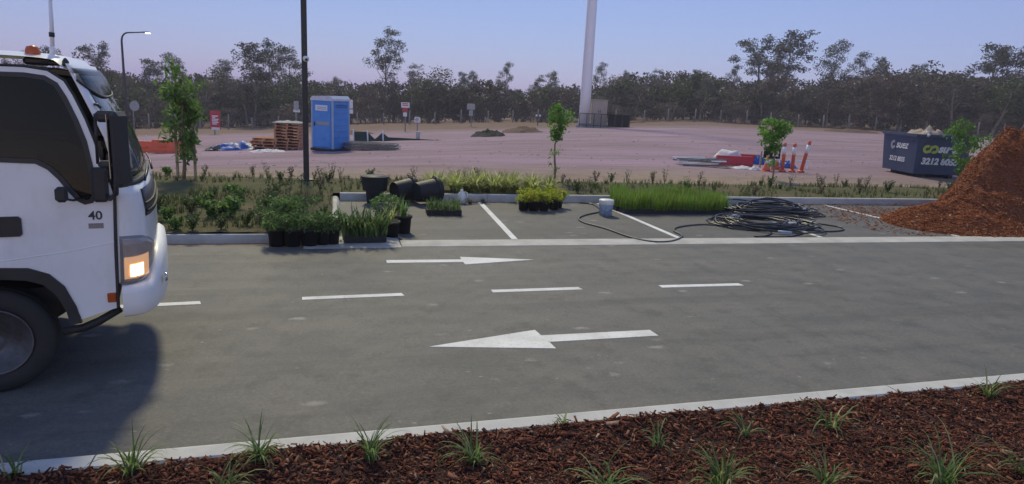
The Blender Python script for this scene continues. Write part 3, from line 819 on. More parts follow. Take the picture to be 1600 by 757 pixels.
# ================================================================== TRUCK
TH = R(12); TO = G(5, 617)
truck = thing('truck', 'white cab-over truck with black mirrors and a lit headlamp on the road', 'truck', TO, TH)
TW = 1.78                       # cab width; local x forward, y away from the camera, near side y = 0
def interp(tab, z): return float(np.interp(z, [a for a, _ in tab], [b for _, b in tab]))
XS = [(.45, .735), (1.4, .77), (1.58, .76), (1.78, .72), (1.95, .655), (2.1, .595), (2.26, .53)]
DEP = [(.45, .24), (1.0, .24), (1.25, .23), (1.42, .19), (1.5, .17), (2.05, .09), (2.26, .07)]
def tum(z): return max(0.0, z - 1.38) * .075
def front(t, z, off=0.0, nn=2.9):
    """t 0..pi runs round the nose from the near door edge to the far one"""
    c, s = math.cos(t), math.sin(t); i = tum(z); w = TW / 2 - i
    y = TW / 2 - math.copysign(abs(c) ** (2 / nn), c) * (w + off)
    return Vector((interp(XS, z) + (interp(DEP, z) + off) * abs(s) ** (2 / nn), y, z))
def patch(name, mt, t0, t1, zf, n, k, off, parent=truck, thick=.012):
    """shell on the nose between t0 and t1; zf(t) -> (z0, z1)"""
    mm = MB(); mm.smooth = True; ts = [t0 + (t1 - t0) * i / (n - 1) for i in range(n)]
    def P(i, j, o_):
        z0, z1 = zf(ts[i]); return front(ts[i], z0 + (z1 - z0) * j / (k - 1), o_)
    a = len(mm.v); mm.grid(n, k, lambda i, j: P(i, j, off)); b = len(mm.v); mm.grid(n, k, lambda i, j: P(i, j, off - thick))
    mm.smooth = False; rim_ = [j * n for j in range(k)] + [(k - 1) * n + i for i in range(1, n)] + [j * n + n - 1 for j in range(k - 2, -1, -1)] + [i for i in range(n - 2, 0, -1)]
    for q in range(len(rim_)):
        r1, r2 = rim_[q], rim_[(q + 1) % len(rim_)]; mm.f.append((r1, r2, r2 + b - a, r1 + b - a)); mm.m.append(0); mm.sm.append(False)
    return mm.build(name, mt, parent)
PI = math.pi
nose = patch('front_panel', M['white'], 0.0, PI, lambda t: (.74, 1.44), 49, 12, 0)
patch('windscreen', M['windscreen'], .48, PI - .48, lambda t: (1.47, 2.20), 33, 10, -.004)
patch('windscreen_seal', M['black'], .26, PI - .26, lambda t: (1.44, 1.475), 33, 3, .002)
patch('windscreen_header', M['white'], 0, PI, lambda t: (2.20, 2.262), 41, 3, .001)
for a, b in ((0, .46), (PI - .46, PI)):
    patch('windscreen_pillar', M['white'], a, b, lambda t: (1.44, 2.20), 9, 10, .001)
    patch('pillar_seal', M['black'], (.445 if a == 0 else PI - .50), (.50 if a == 0 else PI - .445), lambda t: (1.47, 2.20), 4, 10, .004)
g = patch('grille', M['black'], .72, PI - .72, lambda t: (1.20, 1.40), 25, 4, .006)
for k in range(2): patch('grille_bar', M['chassis'], .75, PI - .75, lambda t, k=k: (1.23 + .055 * k, 1.245 + .055 * k), 25, 2, .016, g)
# smoked sun visor
mm = MB(); mm.smooth = True; nv = 25
def vis(i, j, o_):
    t = .14 + (PI - .28) * i / (nv - 1); a = front(t, 2.235, .02); s = math.sin(t) ** .6
    d = Vector((.085 * s, 0, -.02 - .18 * s)); k = j / 5
    return a + d * k + Vector((.02 * math.sin(k * PI) * s, 0, o_))
mm.grid(nv, 6, lambda i, j: vis(i, j, 0)); mm.build('sun_visor', M['visor'], truck)
mm = MB(); mm.smooth = True; mm.tube([vis(i, 5, 0) for i in range(nv)], .009, 6); mm.build('visor_edge', M['black'], truck)
# headlamps
def xt(x, z):      # t where the nose reaches x
    s = (x - interp(XS, z)) / interp(DEP, z); return math.asin(min(1, max(0, s)) ** (2.9 / 2))
def hl(side, lit):
    fl_ = (lambda t: t) if side == 0 else (lambda t: PI - t)
    t1 = 1.02
    def zf(t):
        q = (t if side == 0 else PI - t) / t1; return (.73 + .15 * max(0, q) ** 2.6, 1.085 - .11 * max(0, q) ** 3)
    a, b = (0.012, t1) if side == 0 else (PI - t1, PI - .012)
    h_ = patch('headlamp', M['lampgrey'], a, b, zf, 15, 8, .008, truck, .03)
    def zi(t): z0, z1 = zf(t); return (z0 + .02, z1 - .02)
    a2, b2 = (.05, .96) if side == 0 else (PI - .96, PI - .05)
    patch('reflector', M['reflector'], a2, b2, zi, 13, 7, .011, h_, .004)
    a3, b3 = (.06, .70) if side == 0 else (PI - .70, PI - .06)
    patch('lamp', M['glow'], a3, b3, lambda t: (.77, .93), 9, 4, .0155, h_, .004)
    a4, b4 = (.17, .50) if side == 0 else (PI - .50, PI - .17)
    patch('bulb_glow', M['headlit'], a4, b4, lambda t: (.785, .872), 9, 4, .019, h_, .003)
    patch('lens', M['lens'], a, b, zi, 15, 8, .024, h_, .003)
hl(0, True); hl(1, True)
# bumper
mm = MB(); mm.smooth = True; nb = 49; prof = [(-.05, .0), (.0, .02), (.022, .10), (.03, .45), (.03, .75), (.02, .93), (-.015, 1.0), (-.06, 1.0)]
def bmp_(i, j):
    t = PI * i / (nb - 1); s = math.sin(t); zt = .725 + .20 * sstep(.55, .98, s); o_, q = prof[j]
    p = front(t, .8, .012 + o_ + .012 * s); p.z = .485 - .0 * s + q * (zt - .485); p.x += .015; return p
mm.grid(nb, len(prof), bmp_); bumper = mm.build('bumper', M['bumperwhite'], truck)
mm = MB(); mm.smooth = True
mm.lathe([(.035, 0), (.035, .012), (.028, .02)], 14, Matrix.Rotation(R(90), 3, 'Y') @ Matrix.Identity(3), front(1.0, .8, .085) + Vector((0, 0, -.10)))
mm.build('fog_lamp', M['chrome'], bumper)
mm = MB(); mm.box((.98, TW / 2, .60), (.03, 1.0, .10)); mm.build('number_plate_recess', M['chassis'], bumper)

# side panels, both sides
WIN = [(-.62, 1.64), (-.62, 2.17), (.30, 2.185), (.41, 2.172), (.475, 2.13), (.52, 2.04), (.575, 1.89), (.615, 1.75), (.64, 1.58), (.65, 1.38), (.625, 1.335), (.58, 1.325), (.54, 1.35), (.49, 1.42), (.44, 1.50), (.385, 1.565), (.32, 1.605), (.13, 1.615)]
def inset(poly, d):
    c = Vector((sum(p[0] for p in poly) / len(poly), sum(p[1] for p in poly) / len(poly))); out = []; n = len(poly)
    area = sum(poly[i][0] * poly[(i + 1) % n][1] - poly[(i + 1) % n][0] * poly[i][1] for i in range(n))
    sg = 1 if area > 0 else -1
    for i in range(n):
        a, b, e = Vector(poly[i - 1]), Vector(poly[i]), Vector(poly[(i + 1) % n])
        n1 = (b - a).normalized(); n2 = (e - b).normalized(); nn_ = Vector((-(n1.y + n2.y), n1.x + n2.x)); nn_.normalize()
        out.append(tuple(b + nn_ * d * sg))
    return out
DOOR = [(.757, 1.36), (.742, 1.0), (.728, .56), (.63, .535), (.50, .495), (.475, .59), (.415, .745), (.335, .838), (.22, .888), (.06, .90), (-.10, .87), (-.25, .79), (-.36, .66), (-.41, .50), (-.66, .50), (-.66, 2.21),
        (.30, 2.225), (.43, 2.208), (.515, 2.15), (.56, 2.06), (.62, 1.90), (.66, 1.76), (.70, 1.60), (.735, 1.46)]
def side(flip):
    sy = (lambda z, t: tum(z) + t) if not flip else (lambda z, t: TW - tum(z) - t)
    fn = lambda a, b, t: Vector((a, sy(b, t), b))
    mm = MB(); mm.prism(DOOR, [WIN[::-1]], .04, fn); d_ = mm.build('door', M['white'], truck)
    mm = MB(); mm.prism(inset(WIN, -.006), [inset(WIN, .026)[::-1]], .02, lambda a, b, t: fn(a, b, t - .006)); mm.build('window_frame', M['black'], d_)
    mm = MB(); mm.prism(inset(WIN, .02), [], .004, lambda a, b, t: fn(a, b, t + .012)); mm.build('window', M['doorglass'], d_)
    mm = MB(); mm.box(fn(-.14, 1.655, .055), (.92, .03, .075), bev=.01); mm.build('inner_trim', M['signwhite'], d_)
    mm = MB(); mm.smooth = True; mm.tube([fn(.50, 1.98, .06), fn(.545, 1.86, .10), fn(.575, 1.74, .06)], .012, 6); mm.build('grab_handle', M['signgrey'], d_)
    # shut lines, crease, handle, marker lamp
    mm = MB(); mm.tube([fn(x, z, .0) for x, z in [(.762, 1.42), (.757, 1.30), (.742, 1.0), (.73, .56)]], .011, 6); mm.build('shut_line', M['black'], d_)
    mm = MB(); mm.tube([fn(x, z, .004) for x, z in [(-.66, .90), (.05, .945), (.43, .99), (.74, 1.045)]], .007, 6); mm.smooth = True; mm.build('crease', M['white'], d_)
    mm = MB(); mm.tube([fn(x, z, .0) for x, z in [(.735, 1.47), (.705, 1.60), (.665, 1.76), (.625, 1.90), (.565, 2.06), (.52, 2.15), (.43, 2.215), (.30, 2.232), (-.64, 2.222)]], .009, 6); mm.build('door_seal', M['black'], d_)
    sgn = -1 if not flip else 1
    mm = MB(); mm.prism([(.04, 1.13), (.055, 1.115), (.195, 1.115), (.21, 1.13), (.21, 1.235), (.195, 1.25), (.055, 1.25), (.04, 1.235)], [], .03, lambda a, b, t: fn(a, b, -.012 + t)); mm.build('door_handle', M['black'], d_)
    mm = MB(); mm.box(fn(.695, .64, -.004), (.055, .02, .07), bev=.006); mm.build('marker_lamp', M['amber'], d_)
    # wheel arch flare and liner
    A = [(.50, .47), (.478, .59), (.418, .748), (.337, .842), (.22, .893), (.06, .905), (-.10, .875), (-.25, .795), (-.365, .66), (-.415, .48)]
    inn = [(-.36, .48), (-.31, .64), (-.21, .745), (-.09, .80), (.06, .825), (.20, .808), (.295, .77), (.37, .68), (.415, .56), (.43, .47)]
    mm = MB(); mm.prism(A + inn, [], .05, lambda a, b, t: fn(a, b, -.012 + t)); mm.build('wheel_arch', M['black'], truck)
    mm = MB(); n_ = len(inn); vs = [fn(a, b, .03) for a, b in inn] + [fn(a, b, .40) for a, b in inn]
    mm.add(vs, [(i, i + 1, i + 1 + n_, i + n_) for i in range(n_ - 1)]); mm.build('arch_liner', M['chassis'], truck)
    return d_, fn
near_door, nfn = side(False); side(True)
def text_mesh(body, size, mt, name, parent, Mx, shear=0, bold=0.0, ext=.001, align='LEFT'):
    cu = bpy.data.curves.new('txt', 'FONT'); cu.body = body; cu.size = size; cu.shear = shear; cu.extrude = ext; cu.offset = bold; cu.align_x = align
    to = bpy.data.objects.new('txt', cu); COL.objects.link(to)
    dg = bpy.context.evaluated_depsgraph_get(); me = bpy.data.meshes.new_from_object(to.evaluated_get(dg)); me.name = name
    bpy.data.objects.remove(to); bpy.data.curves.remove(cu)
    me.materials.clear(); me.materials.append(mt); me.transform(Mx); return obj(name, me, parent)
def side_frame(x, y, z): return Matrix(((1, 0, 0, x), (0, 0, -1, y), (0, 1, 0, z), (0, 0, 0, 1)))    # text reads along +x, faces -y
text_mesh('40', .085, M['ink'], 'door_number', near_door, side_frame(.593, -.002, 1.213), bold=.0015)
mm = MB(); mm.box((.635, -.001, 1.168), (.09, .006, .036)); mm.build('door_badge', M['badge'], near_door)
# sill bar below the door
for yy in (.05, TW - .05):
    mm = MB(); mm.smooth = True; mm.tube([(.38, yy, .40), (.50, yy, .415), (.60, yy, .455), (.74, yy, .535)], [.028, .03, .03, .028], 6); mm.build('step_bar', M['chassis'], truck)
mm = MB(); mm.box((.30, TW / 2, .62), (.85, TW - .5, .12)); mm.box((.0, TW / 2, .36), (.10, TW - .3, .10)); mm.build('front_subframe', M['chassis'], truck)
# roof
mm = MB(); mm.smooth = True; nx, ny = 21, 21
def roof_(i, j):
    y0 = tum(2.26); y = y0 + (TW - 2 * y0) * j / (ny - 1); q = abs(2 * y / TW - 1)
    fx = front(math.acos(max(-1, min(1, math.copysign(abs((TW / 2 - y) / (TW / 2 - y0)) ** (2.9 / 2), TW / 2 - y)))), 2.26).x
    k = i / (nx - 1); x = -.72 + (fx + .72) * k
    e = (1 - q ** 5) * (1 - abs(2 * k - 1) ** 6)
    return (x, y, 2.222 + .0 + .075 * e ** .6 + .035 * min(1, e * 8))
mm.grid(nx, ny, roof_); mm.build('roof', M['white'], truck)
mm = MB(); mm.box((-.70, TW / 2, 1.36), (.05, TW - .16, 1.72), bev=.02); mm.build('rear_wall', M['white'], truck)
mm = MB(); mm.box((-.0, TW / 2, .95), (1.35, TW - .12, .06)); mm.build('cab_floor', M['seat'], truck)
for yy in (.45, TW - .45):
    mm = MB(); mm.box((-.25, yy, 1.12), (.5, .5, .16), bev=.04); mm.box((-.47, yy, 1.5), (.14, .48, .75), Matrix.Rotation(R(-10), 3, 'Y'), bev=.04); mm.build('seat', M['seat'], truck)
mm = MB(); mm.box((.62, TW / 2, 1.30), (.3, TW - .25, .28), bev=.05); mm.build('dashboard', M['seat'], truck)
mm = MB(); mm.smooth = True
c = Vector((.36, .45, 1.50)); ring = [c + Matrix.Rotation(R(-55), 3, 'Y') @ Vector((0, .2 * math.cos(a), .2 * math.sin(a))) for a in np.linspace(0, 2 * PI, 25)]
mm.tube(ring, .014, 6); mm.build('steering_wheel', M['chassis'], truck)
# wheels
def wheel(name, x, y, out, dual=False):
    r_ = bpy.data.objects.new(name, None); COL.objects.link(r_); r_.parent = truck; r_.location = (x, y, .372)
    Mx = Matrix.Rotation(R(90) * (1 if out < 0 else -1), 3, 'X')
    mm = MB(); mm.smooth = True
    tp = [(.235, -.10), (.26, -.115), (.31, -.12), (.352, -.105), (.368, -.085), (.372, -.05), (.365, -.045), (.365, -.035), (.372, -.03), (.372, .03), (.365, .035), (.365, .045), (.372, .05), (.368, .085), (.352, .105), (.31, .12), (.26, .115), (.235, .10), (.22, .06), (.22, -.06), (.235, -.10)]
    mm.lathe(tp, 40, Mx); mm.build('tyre', M['tyre'], r_)
    mm = MB(); mm.smooth = True
    mm.lathe([(.238, .108), (.232, .115), (.222, .105), (.212, .05), (.19, .02), (.15, .015), (.12, .05), (.095, .075), (.085, .075), (.08, .10), (.06, .115), (.0, .118)], 36, Mx)
    rim = mm.build('rim', M['rim'], r_)
    mm = MB()
    for k in range(6):
        a = k * PI / 3; mm.lathe([(.016, .06), (.016, .088), (.008, .092)], 6, Mx, Mx @ Vector((.102 * math.cos(a), .102 * math.sin(a), 0)))
    mm.build('wheel_nuts', M['chrome'], rim)
    mm = MB()
    for k in range(6):
        a = k * PI / 3 + .5; mm.lathe([(.028, .012), (.028, .0195)], 10, Mx, Mx @ Vector((.172 * math.cos(a), .172 * math.sin(a), 0.005)))
    mm.build('hand_holes', M['chassis'], rim)
wheel('front_wheel', -0.03, .135, -1); wheel('front_wheel', -0.03, TW - .135, 1)
for yy, o_ in ((.135, -1), (TW - .135, 1)): wheel('rear_wheel', -3.35, yy, o_)
# load tray and chassis behind the cab
mm = MB(); mm.box((-2.6, TW / 2 - .38, .62), (4.0, .09, .18)); mm.box((-2.6, TW / 2 + .38, .62), (4.0, .09, .18)); mm.box((-3.35, TW / 2, .37), (.14, TW - .4, .14)); mm.build('chassis_rails', M['chassis'], truck)
mm = MB(); mm.box((-2.75, TW / 2, .80), (3.9, TW + .06, .12), bev=.01); mm.build('tray_deck', M['steel'], truck)
for yy in (0.0, TW):
    mm = MB(); mm.box((-2.75, yy, 1.06), (3.85, .035, .38), bev=.01); mm.build('tray_side', M['white'], truck)
mm = MB(); mm.box((-.87, TW / 2, 1.42), (.05, TW, 1.10), bev=.01); mm.build('headboard', M['steel'], truck)
# mirrors
def mirror_arm(sgn, y0, dx):
    Y = lambda d: y0 + sgn * d
    mr = bpy.data.objects.new('wing_mirror', None); COL.objects.link(mr); mr.parent = truck; mr.location = (.78 + dx, Y(-.22), 1.72)
    L_ = lambda x, d, z: Vector((x - .78, Y(d) - Y(-.22), z - 1.72))
    mm = MB(); mm.box((0.05, -.02 * sgn, 0), (.075, .13, .50), Matrix.Rotation(R(-36) * sgn, 3, 'Z'), bev=.028)
    mm.box((-.015, .0, .215), (.13, .07, .075), bev=.02); mm.box((-.02, .0, -.10), (.13, .06, .05), bev=.018); mm.smooth = True; mm.build('mirror_housing', M['black'], mr)
    mm = MB(); mm.box((.015, sgn * .006, 0.02), (.006, .11, .42), Matrix.Rotation(R(-36) * sgn, 3, 'Z')); mm.build('mirror_glass', M['mirror'], mr)
    mm = MB(); mm.smooth = True
    mm.tube([L_(.70, .0, 1.40), L_(.74, -.10, 1.37), L_(.785, -.20, 1.42), L_(.79, -.22, 1.52)], .016, 7)
    mm.tube([L_(.70, -.20, 1.95), L_(.695, -.20, 1.80), L_(.69, -.17, 1.62)], .010, 7); mm.build('mirror_arm', M['black'], mr)
    mm = MB(); mm.box(L_(.68, -.03, 1.46), (.10, .06, .24), bev=.02); mm.build('mirror_mount', M['black'], mr)
    sp = bpy.data.objects.new('spot_mirror', None); COL.objects.link(sp); sp.parent = truck; sp.location = (.46, Y(-.09), 1.405)
    mm = MB(); mm.box((0, 0, 0), (.075, .05, .105), bev=.02); mm.build('spot_housing', M['black'], sp)
    mm = MB(); mm.smooth = True; mm.tube([(0.02, 0, -.03), (.06, sgn * .03, -.045), (.15, sgn * .085, -.03)], .009, 6); mm.build('spot_arm', M['black'], sp)
mirror_arm(1, 0.0, 0.0); mirror_arm(-1, TW, -.22)
# wipers
mm = MB(); mm.smooth = True
for ta, tb in ((.9, 1.5), (1.6, 2.2)):
    mm.tube([front(ta, 1.455, .03), front((ta + tb) / 2, 1.50, .03), front(tb, 1.53, .025)], .009, 6)
mm.build('wipers', M['black'], truck)
mm = MB(); mm.smooth = True; mm.tube([front(.45, 1.98, .02), front(.33, 2.0, .03), front(.28, 2.0, .01)], .010, 6); mm.build('pillar_clip', M['black'], truck)
# roof bar, beacon, aerial
mm = MB(); mm.box((.37, .20, 2.268), (.16, .16, .05), bev=.015); mm.box((.46, .17, 2.262), (.16, .10, .035), bev=.012); mm.build('roof_bracket', M['black'], truck)
mm = MB(); mm.smooth = True; mm.lathe([(.042, 0), (.045, .02), (.044, .05), (.034, .075), (.0, .085)], 20, None, (.34, .19, 2.285)); mm.build('beacon', M['amber'], truck)
mm = MB(); mm.smooth = True; mm.lathe([(.040, 0), (.040, .03), (.020, .045), (.0, .046)], 14, None, (.455, .17, 2.272)); mm.lathe([(.020, .04), (.016, .10)], 12, None, (.455, .17, 2.272)); mm.tube([(.455, .17, 2.36), (.47, .17, 2.68)], [.014, .012], 8); ae = mm.build('aerial', M['whitesteel'], truck)
mm = MB(); mm.smooth = True; mm.tube([(.4575, .17, 2.43), (.4595, .17, 2.46)], .017, 8); mm.tube([(.4695, .17, 2.67), (.4705, .17, 2.70)], .016, 8); mm.build('aerial_bands', M['black'], ae)
mm = MB(); mm.smooth = True; mm.lathe([(.022, 0), (.02, .03), (.008, .05), (0, .055)], 10, None, (.53, .10, 2.245)); mm.build('pillar_aerial_base', M['black'], truck)

# ================================================================== POLES
pb = T(479, 292); pb.z = bed_h(pb.x, pb.y)
pole = thing('light_pole', 'tall dark square light pole with a white dome camera in the planting strip', 'pole', pb, R(8))
mm = MB(); mm.box((0, 0, 3.9), (.115, .115, 7.9), bev=.01); mm.build('post', M['pole'], pole)
mm = MB(); mm.box((0, 0, .02), (.30, .30, .05), bev=.008); mm.build('base_plate', M['pole'], pole)
mm = MB(); mm.box((.35, 0, 7.86), (.75, .26, .08), bev=.03); mm.build('luminaire', M['pole'], pole)
hz = px_height(pb, 93, 478)
dome = None
mm = MB(); mm.smooth = True; mm.lathe([(0, .055), (.05, .055), (.065, .03), (.065, -.01), (.05, -.045), (.0, -.062)], 18, None, (.02, -.125, hz)); dome = mm.build('dome_camera', M['domewhite'], pole)
mm = MB(); mm.box((.01, -.07, hz + .05), (.05, .10, .03)); mm.build('camera_bracket', M['domewhite'], dome)
mm = MB(); mm.smooth = True; mm.lathe([(.0, .03), (.026, .028), (.03, 0), (.0, -.001)], 12, Matrix.Rotation(R(90), 3, 'X'), (.02, -.172, hz - .012)); mm.build('camera_lens', M['black'], dome)

lp = T(201, 216)
lamp = thing('street_lamp', 'dark curved-arm street lamp with a lit white head beyond the truck', 'street lamp', lp, FACE)
h1 = px_height(lp, 62, 197); k = mpp(lp)
mm = MB(); mm.smooth = True
arm = [(0, 0, 0), (-.02, 0, h1 * .5), (0, 0, h1 - .1)] + [(.55 * (1 - math.cos(a)), 0, h1 - .1 + .55 * math.sin(a) * 1.1) for a in (.5, .9, 1.3, 1.57)] + [(1.75, 0, h1 + .60)]
mm.tube(arm, [.12, .10, .075, .065, .06, .06, .055, .045], 10); mm.build('post', M['lamp_grey'], lamp)
mm = MB(); mm.box((1.95, 0, h1 + .59), (.52, .22, .10), bev=.03); hd_ = mm.build('lamp_head', M['lamp_grey'], lamp)
mm = MB(); mm.box((2.05, 0, h1 + .530), (.34, .20, .05), bev=.02); mm.build('lit_lens', M['streetlit'], hd_)

mp = T(912, 199); mscale = mpp(mp)
mono = thing('monopole', 'thick white steel phone tower monopole rising out of the picture', 'tower', mp, 0)
mm = MB(); mm.smooth = True
rb0 = 8.2 * mscale; ht = 34.0
mm.lathe([(rb0, .35), (rb0 * .97, 4), (rb0 * .55, ht)], 16); mm.build('shaft', M['whitesteel'], mono)
mm = MB(); mm.smooth = False; mm.lathe([(rb0 * 1.5, -.3), (rb0 * 1.5, .25), (rb0 * 1.25, .25), (rb0 * 1.25, .40), (rb0 * .9, .40)], 16); mm.build('base_flange', M['signgrey'], mono)
mm = MB(); mm.tube([(-rb0 * 1.06, -.05, .6), (-rb0 * .72, -.05, 30)], .04, 6)
for z in range(2, 30): mm.box((-rb0 * (1.06 - .0113 * z), -.1, z), (.25, .05, .05))
mm.build('climbing_rail', M['whitesteel'], mono)
for q in range(3):
    a = q * 2.094; mm = MB(); mm.box((math.cos(a) * rb0, math.sin(a) * rb0, ht - 1), (.25, .25, 2.0), bev=.03); mm.build('antenna_panel', M['signwhite'], mono)

def at(px, py, ref):      # point on the upright plane through ref that faces the camera
    d = ray(px, py); n = Vector((fwd.x, fwd.y, 0)).normalized(); t = (ref.dot(n)) / d.dot(n); return Vector((d.x * t, d.y * t, CAM_H + d.z * t))
def loc2(px, py, ref):    # same, as (x along picture right, z) from ref
    q = at(px, py, ref) - ref; return (q.dot(CR2), q.z)

cp_ = mp + CR2 * (25 * mscale) + Vector((0, .6, 0)); cp_.z = terr(cp_.x, cp_.y)
cab = thing('equipment_cabinet', 'beige equipment cabinet beside the white monopole', 'cabinet', cp_, FACE)
wc, hc = 24 * mscale, 35 * mscale
mm = MB(); mm.box((0, 0, .15), (wc * 1.1, wc * .9, .5)); mm.build('plinth', M['signgrey'], cab)
mm = MB(); mm.box((0, 0, .38 + hc / 2), (wc, wc * .8, hc), bev=.03); mm.build('body', M['beige'], cab)
for q in (-1, 1):
    mm = MB(); mm.box((q * wc * .245, -wc * .41, .4 + hc * .48), (wc * .46, .04, hc * .86), bev=.01); d_ = mm.build('door', M['beige'], cab)
    mm = MB(); mm.box((q * wc * .06, -wc * .44, .4 + hc * .5), (.05, .04, .25)); mm.build('handle', M['chassis'], d_)
mm = MB(); mm.box((0, 0, .42 + hc), (wc * 1.08, wc * .9, .08)); mm.build('roof', M['beige'], cab)
comp = thing('compound_fence', 'dark mesh compound fence round the foot of the monopole', 'fence', mp, FACE)
cw0, cw1 = -9 * mscale, 68 * mscale; fh = 22 * mscale; yy = -rb0 * 2.1
npn = 7
for q in range(npn + 1):
    x = cw0 + (cw1 - cw0) * q / npn; mm = MB(); mm.tube([(x, yy, -.4), (x, yy, fh)], .035, 6); mm.build('post', M['mesh'], comp)
for z in (.25, fh - .03):
    mm = MB(); mm.bar((cw0, yy, z), (cw1, yy, z), .05); mm.build('rail', M['mesh'], comp)
for q in range(npn):
    mm = MB(); x0 = cw0 + (cw1 - cw0) * q / npn; x1 = cw0 + (cw1 - cw0) * (q + 1) / npn
    if q >= 4: mm.box(((x0 + x1) / 2, yy + .05, fh / 2 + .1), (x1 - x0 - .08, .02, fh - .2))
    else:
        nn_ = 9
        for j in range(1, nn_): mm.bar((x0 + (x1 - x0) * j / nn_, yy + .03, .2), (x0 + (x1 - x0) * j / nn_, yy + .03, fh), .012)
    mm.build('panel', M['mesh'], comp)

fp = T(840, 197)
fl_ = thing('twin_floodlight', 'low post with two small white lit lamps in front of the scrub', 'floodlight', fp, FACE); k = mpp(fp); z = px_height(fp, 181, 840)
mm = MB(); mm.tube([(0, 0, -.2), (0, 0, z)], .05, 6); mm.bar((-2.6 * k, 0, z), (2.6 * k, 0, z), .06); mm.build('post', M['mesh'], fl_)
for q in (-1, 1):
    mm = MB(); mm.smooth = True; mm.lathe([(.0, -.05), (1.5 * k, -.04), (1.7 * k, 0.02), (1.2 * k, .22), (0, .24)], 12, Matrix.Rotation(R(-90), 3, 'X'), (q * 2.6 * k, -.1, z)); mm.build('lamp', M['domewhite'], fl_)

# ================================================================== SIGNS
def board(parent, ref, x0, y0, x1, y1, mt, name, round_=False, dy=-.05, th=.03):
    (a, z1), (b, z0) = loc2(x0, y0, ref), loc2(x1, y1, ref); mm = MB()
    if round_:
        r_ = (z1 - z0) / 2; mm.smooth = False
        mm.lathe([(r_, -th / 2), (r_, th / 2)], 20, Matrix.Rotation(R(90), 3, 'X'), ((a + b) / 2, dy, (z0 + z1) / 2))
    else: mm.box(((a + b) / 2, dy, (z0 + z1) / 2), (abs(b - a), th, abs(z1 - z0)), bev=.004)
    o_ = mm.build(name, mt, parent); o_['c'] = 0; del o_['c']; return o_, ((a + b) / 2, (z0 + z1) / 2, abs(b - a), abs(z1 - z0))
def sign(px, base_y, top_y, label, boards, post='whitesteel', cat='sign', name='road_sign', w=.05):
    ref = T(px, base_y); s = thing(name, label, cat, ref, FACE); z = loc2(px, top_y, ref)[1]
    mm = MB(); mm.smooth = True; mm.tube([(0, 0, -.3), (0, 0, z)], w, 8); mm.build('post', M[post], s)
    out = [board(s, ref, *b[:4], M[b[4]], b[5] if len(b) > 5 else 'board', *(b[6:])) for b in boards]
    return s, ref, out
sign(463, 206, 158, 'grey backed sign with a small plate on a post behind the pallet stacks', [(459, 158, 467, 173, 'signgrey'), (458.5, 171, 469, 176, 'signwhite', 'plate')], 'signgrey')
sign(545, 219, 155, 'white posted sign with two pale plates standing beside the blue toilet', [(546, 156, 551.5, 170, 'signwhite'), (540, 171, 552, 178, 'signwhite', 'plate')])
s_, ref, out = sign(633, 206, 161, 'stacked red and white warning sign by the scrub', [(627, 160, 640, 169, 'signwhite'), (629, 169, 637, 176, 'red', 'plate'), (630, 176, 636, 182.5, 'signwhite', 'plate')], 'postwood')
(o_, (cx, cz, w_, h_)) = out[0]
for q in (.25, -.05):
    mm = MB(); mm.box((cx, -.07, cz + q * h_), (w_ * .7, .012, h_ * .16)); mm.build('red_stripe', M['red'], o_)
s_, ref, out = sign(652, 209, 183, 'small square white sign with black curved arrow on a thin post', [(648, 183, 656, 192, 'signwhite')], 'postwood')
(o_, (cx, cz, w_, h_)) = out[0]
mm = MB(); mm.tube([(cx + .27 * w_ * math.cos(a), -.07, cz + .27 * h_ * math.sin(a)) for a in np.linspace(.3, 5.6, 14)], .05 * w_, 5); mm.bar((cx - .2 * w_, -.07, cz), (cx + .25 * w_, -.07, cz), .08 * w_); mm.build('arrow_symbol', M['ink'], o_)
sign(736, 199, 162, 'grey sign with a narrower plate below it in front of the scrub', [(730, 162, 742, 172, 'signgrey'), (733, 172.5, 739, 182, 'signgrey', 'plate')], 'postwood')
sign(210.5, 208, 158, 'round backed road sign on a pale post between truck and street lamp', [(206, 158, 215, 174, 'signgrey', 'board', True)], 'postwood')
s_, ref, out = sign(336, 210, 176, 'red notice board with white lettering on a short post left of the young tree stakes', [(328, 173, 345, 203, 'red'), (331, 199, 344, 203.5, 'signwhite', 'white_strip', False, -.075)], 'postwood')
(o_, (cx, cz, w_, h_)) = out[0]
for q, (fx, fw) in enumerate([(0, .62), (-.12, .3), (.02, .66), (-.02, .58), (.03, .64), (-.08, .45)]):
    mm = MB(); mm.box((cx + fx * w_, -.072, cz + h_ * (.22 - .085 * q)), (fw * w_, .008, h_ * (.055 if q else .07))); mm.build('text_line', M['print'], o_)

# ================================================================== PORTABLE TOILET
tp = T(517, 235.5)
k = mpp(tp)
TS = 85 * k / 2.32
wcb = thing('portable_toilet', 'blue portable toilet cabin with white roof on the gravel', 'toilet', tp, FACE + R(-24)); wcb.scale = (TS,) * 3
w_ = 1.12
mm = MB(); mm.box((0, 0, .06), (w_ + .08, w_ + .08, .12), bev=.02); mm.build('skid_base', M['chassis'], wcb)
mm = MB(); mm.box((0, 0, 1.10), (w_ - .04, w_ - .04, 2.0)); mm.build('shell', M['blue'], wcb)
for sx, rz in ((1, 0), (-1, 0)):
    mm = MB(); mm.box((sx * (w_ / 2 - .012), 0, 1.10), (.03, w_ - .16, 1.86), bev=.01)
    for q in range(7): mm.box((sx * (w_ / 2 + .008), 0, .36 + q * .25), (.022, w_ - .24, .09), bev=.008)
    wl_ = mm.build('side_wall', M['blue'], wcb)
    for q in range(3):
        m2 = MB(); m2.box((sx * (w_ / 2 + .012), 0, 1.82 + q * .05), (.014, w_ - .4, .02)); m2.build('vent_slot', M['chassis'], wl_)
mm = MB(); mm.box((0, w_ / 2 - .012, 1.10), (w_ - .16, .03, 1.86), bev=.01); mm.build('rear_wall', M['blue'], wcb)
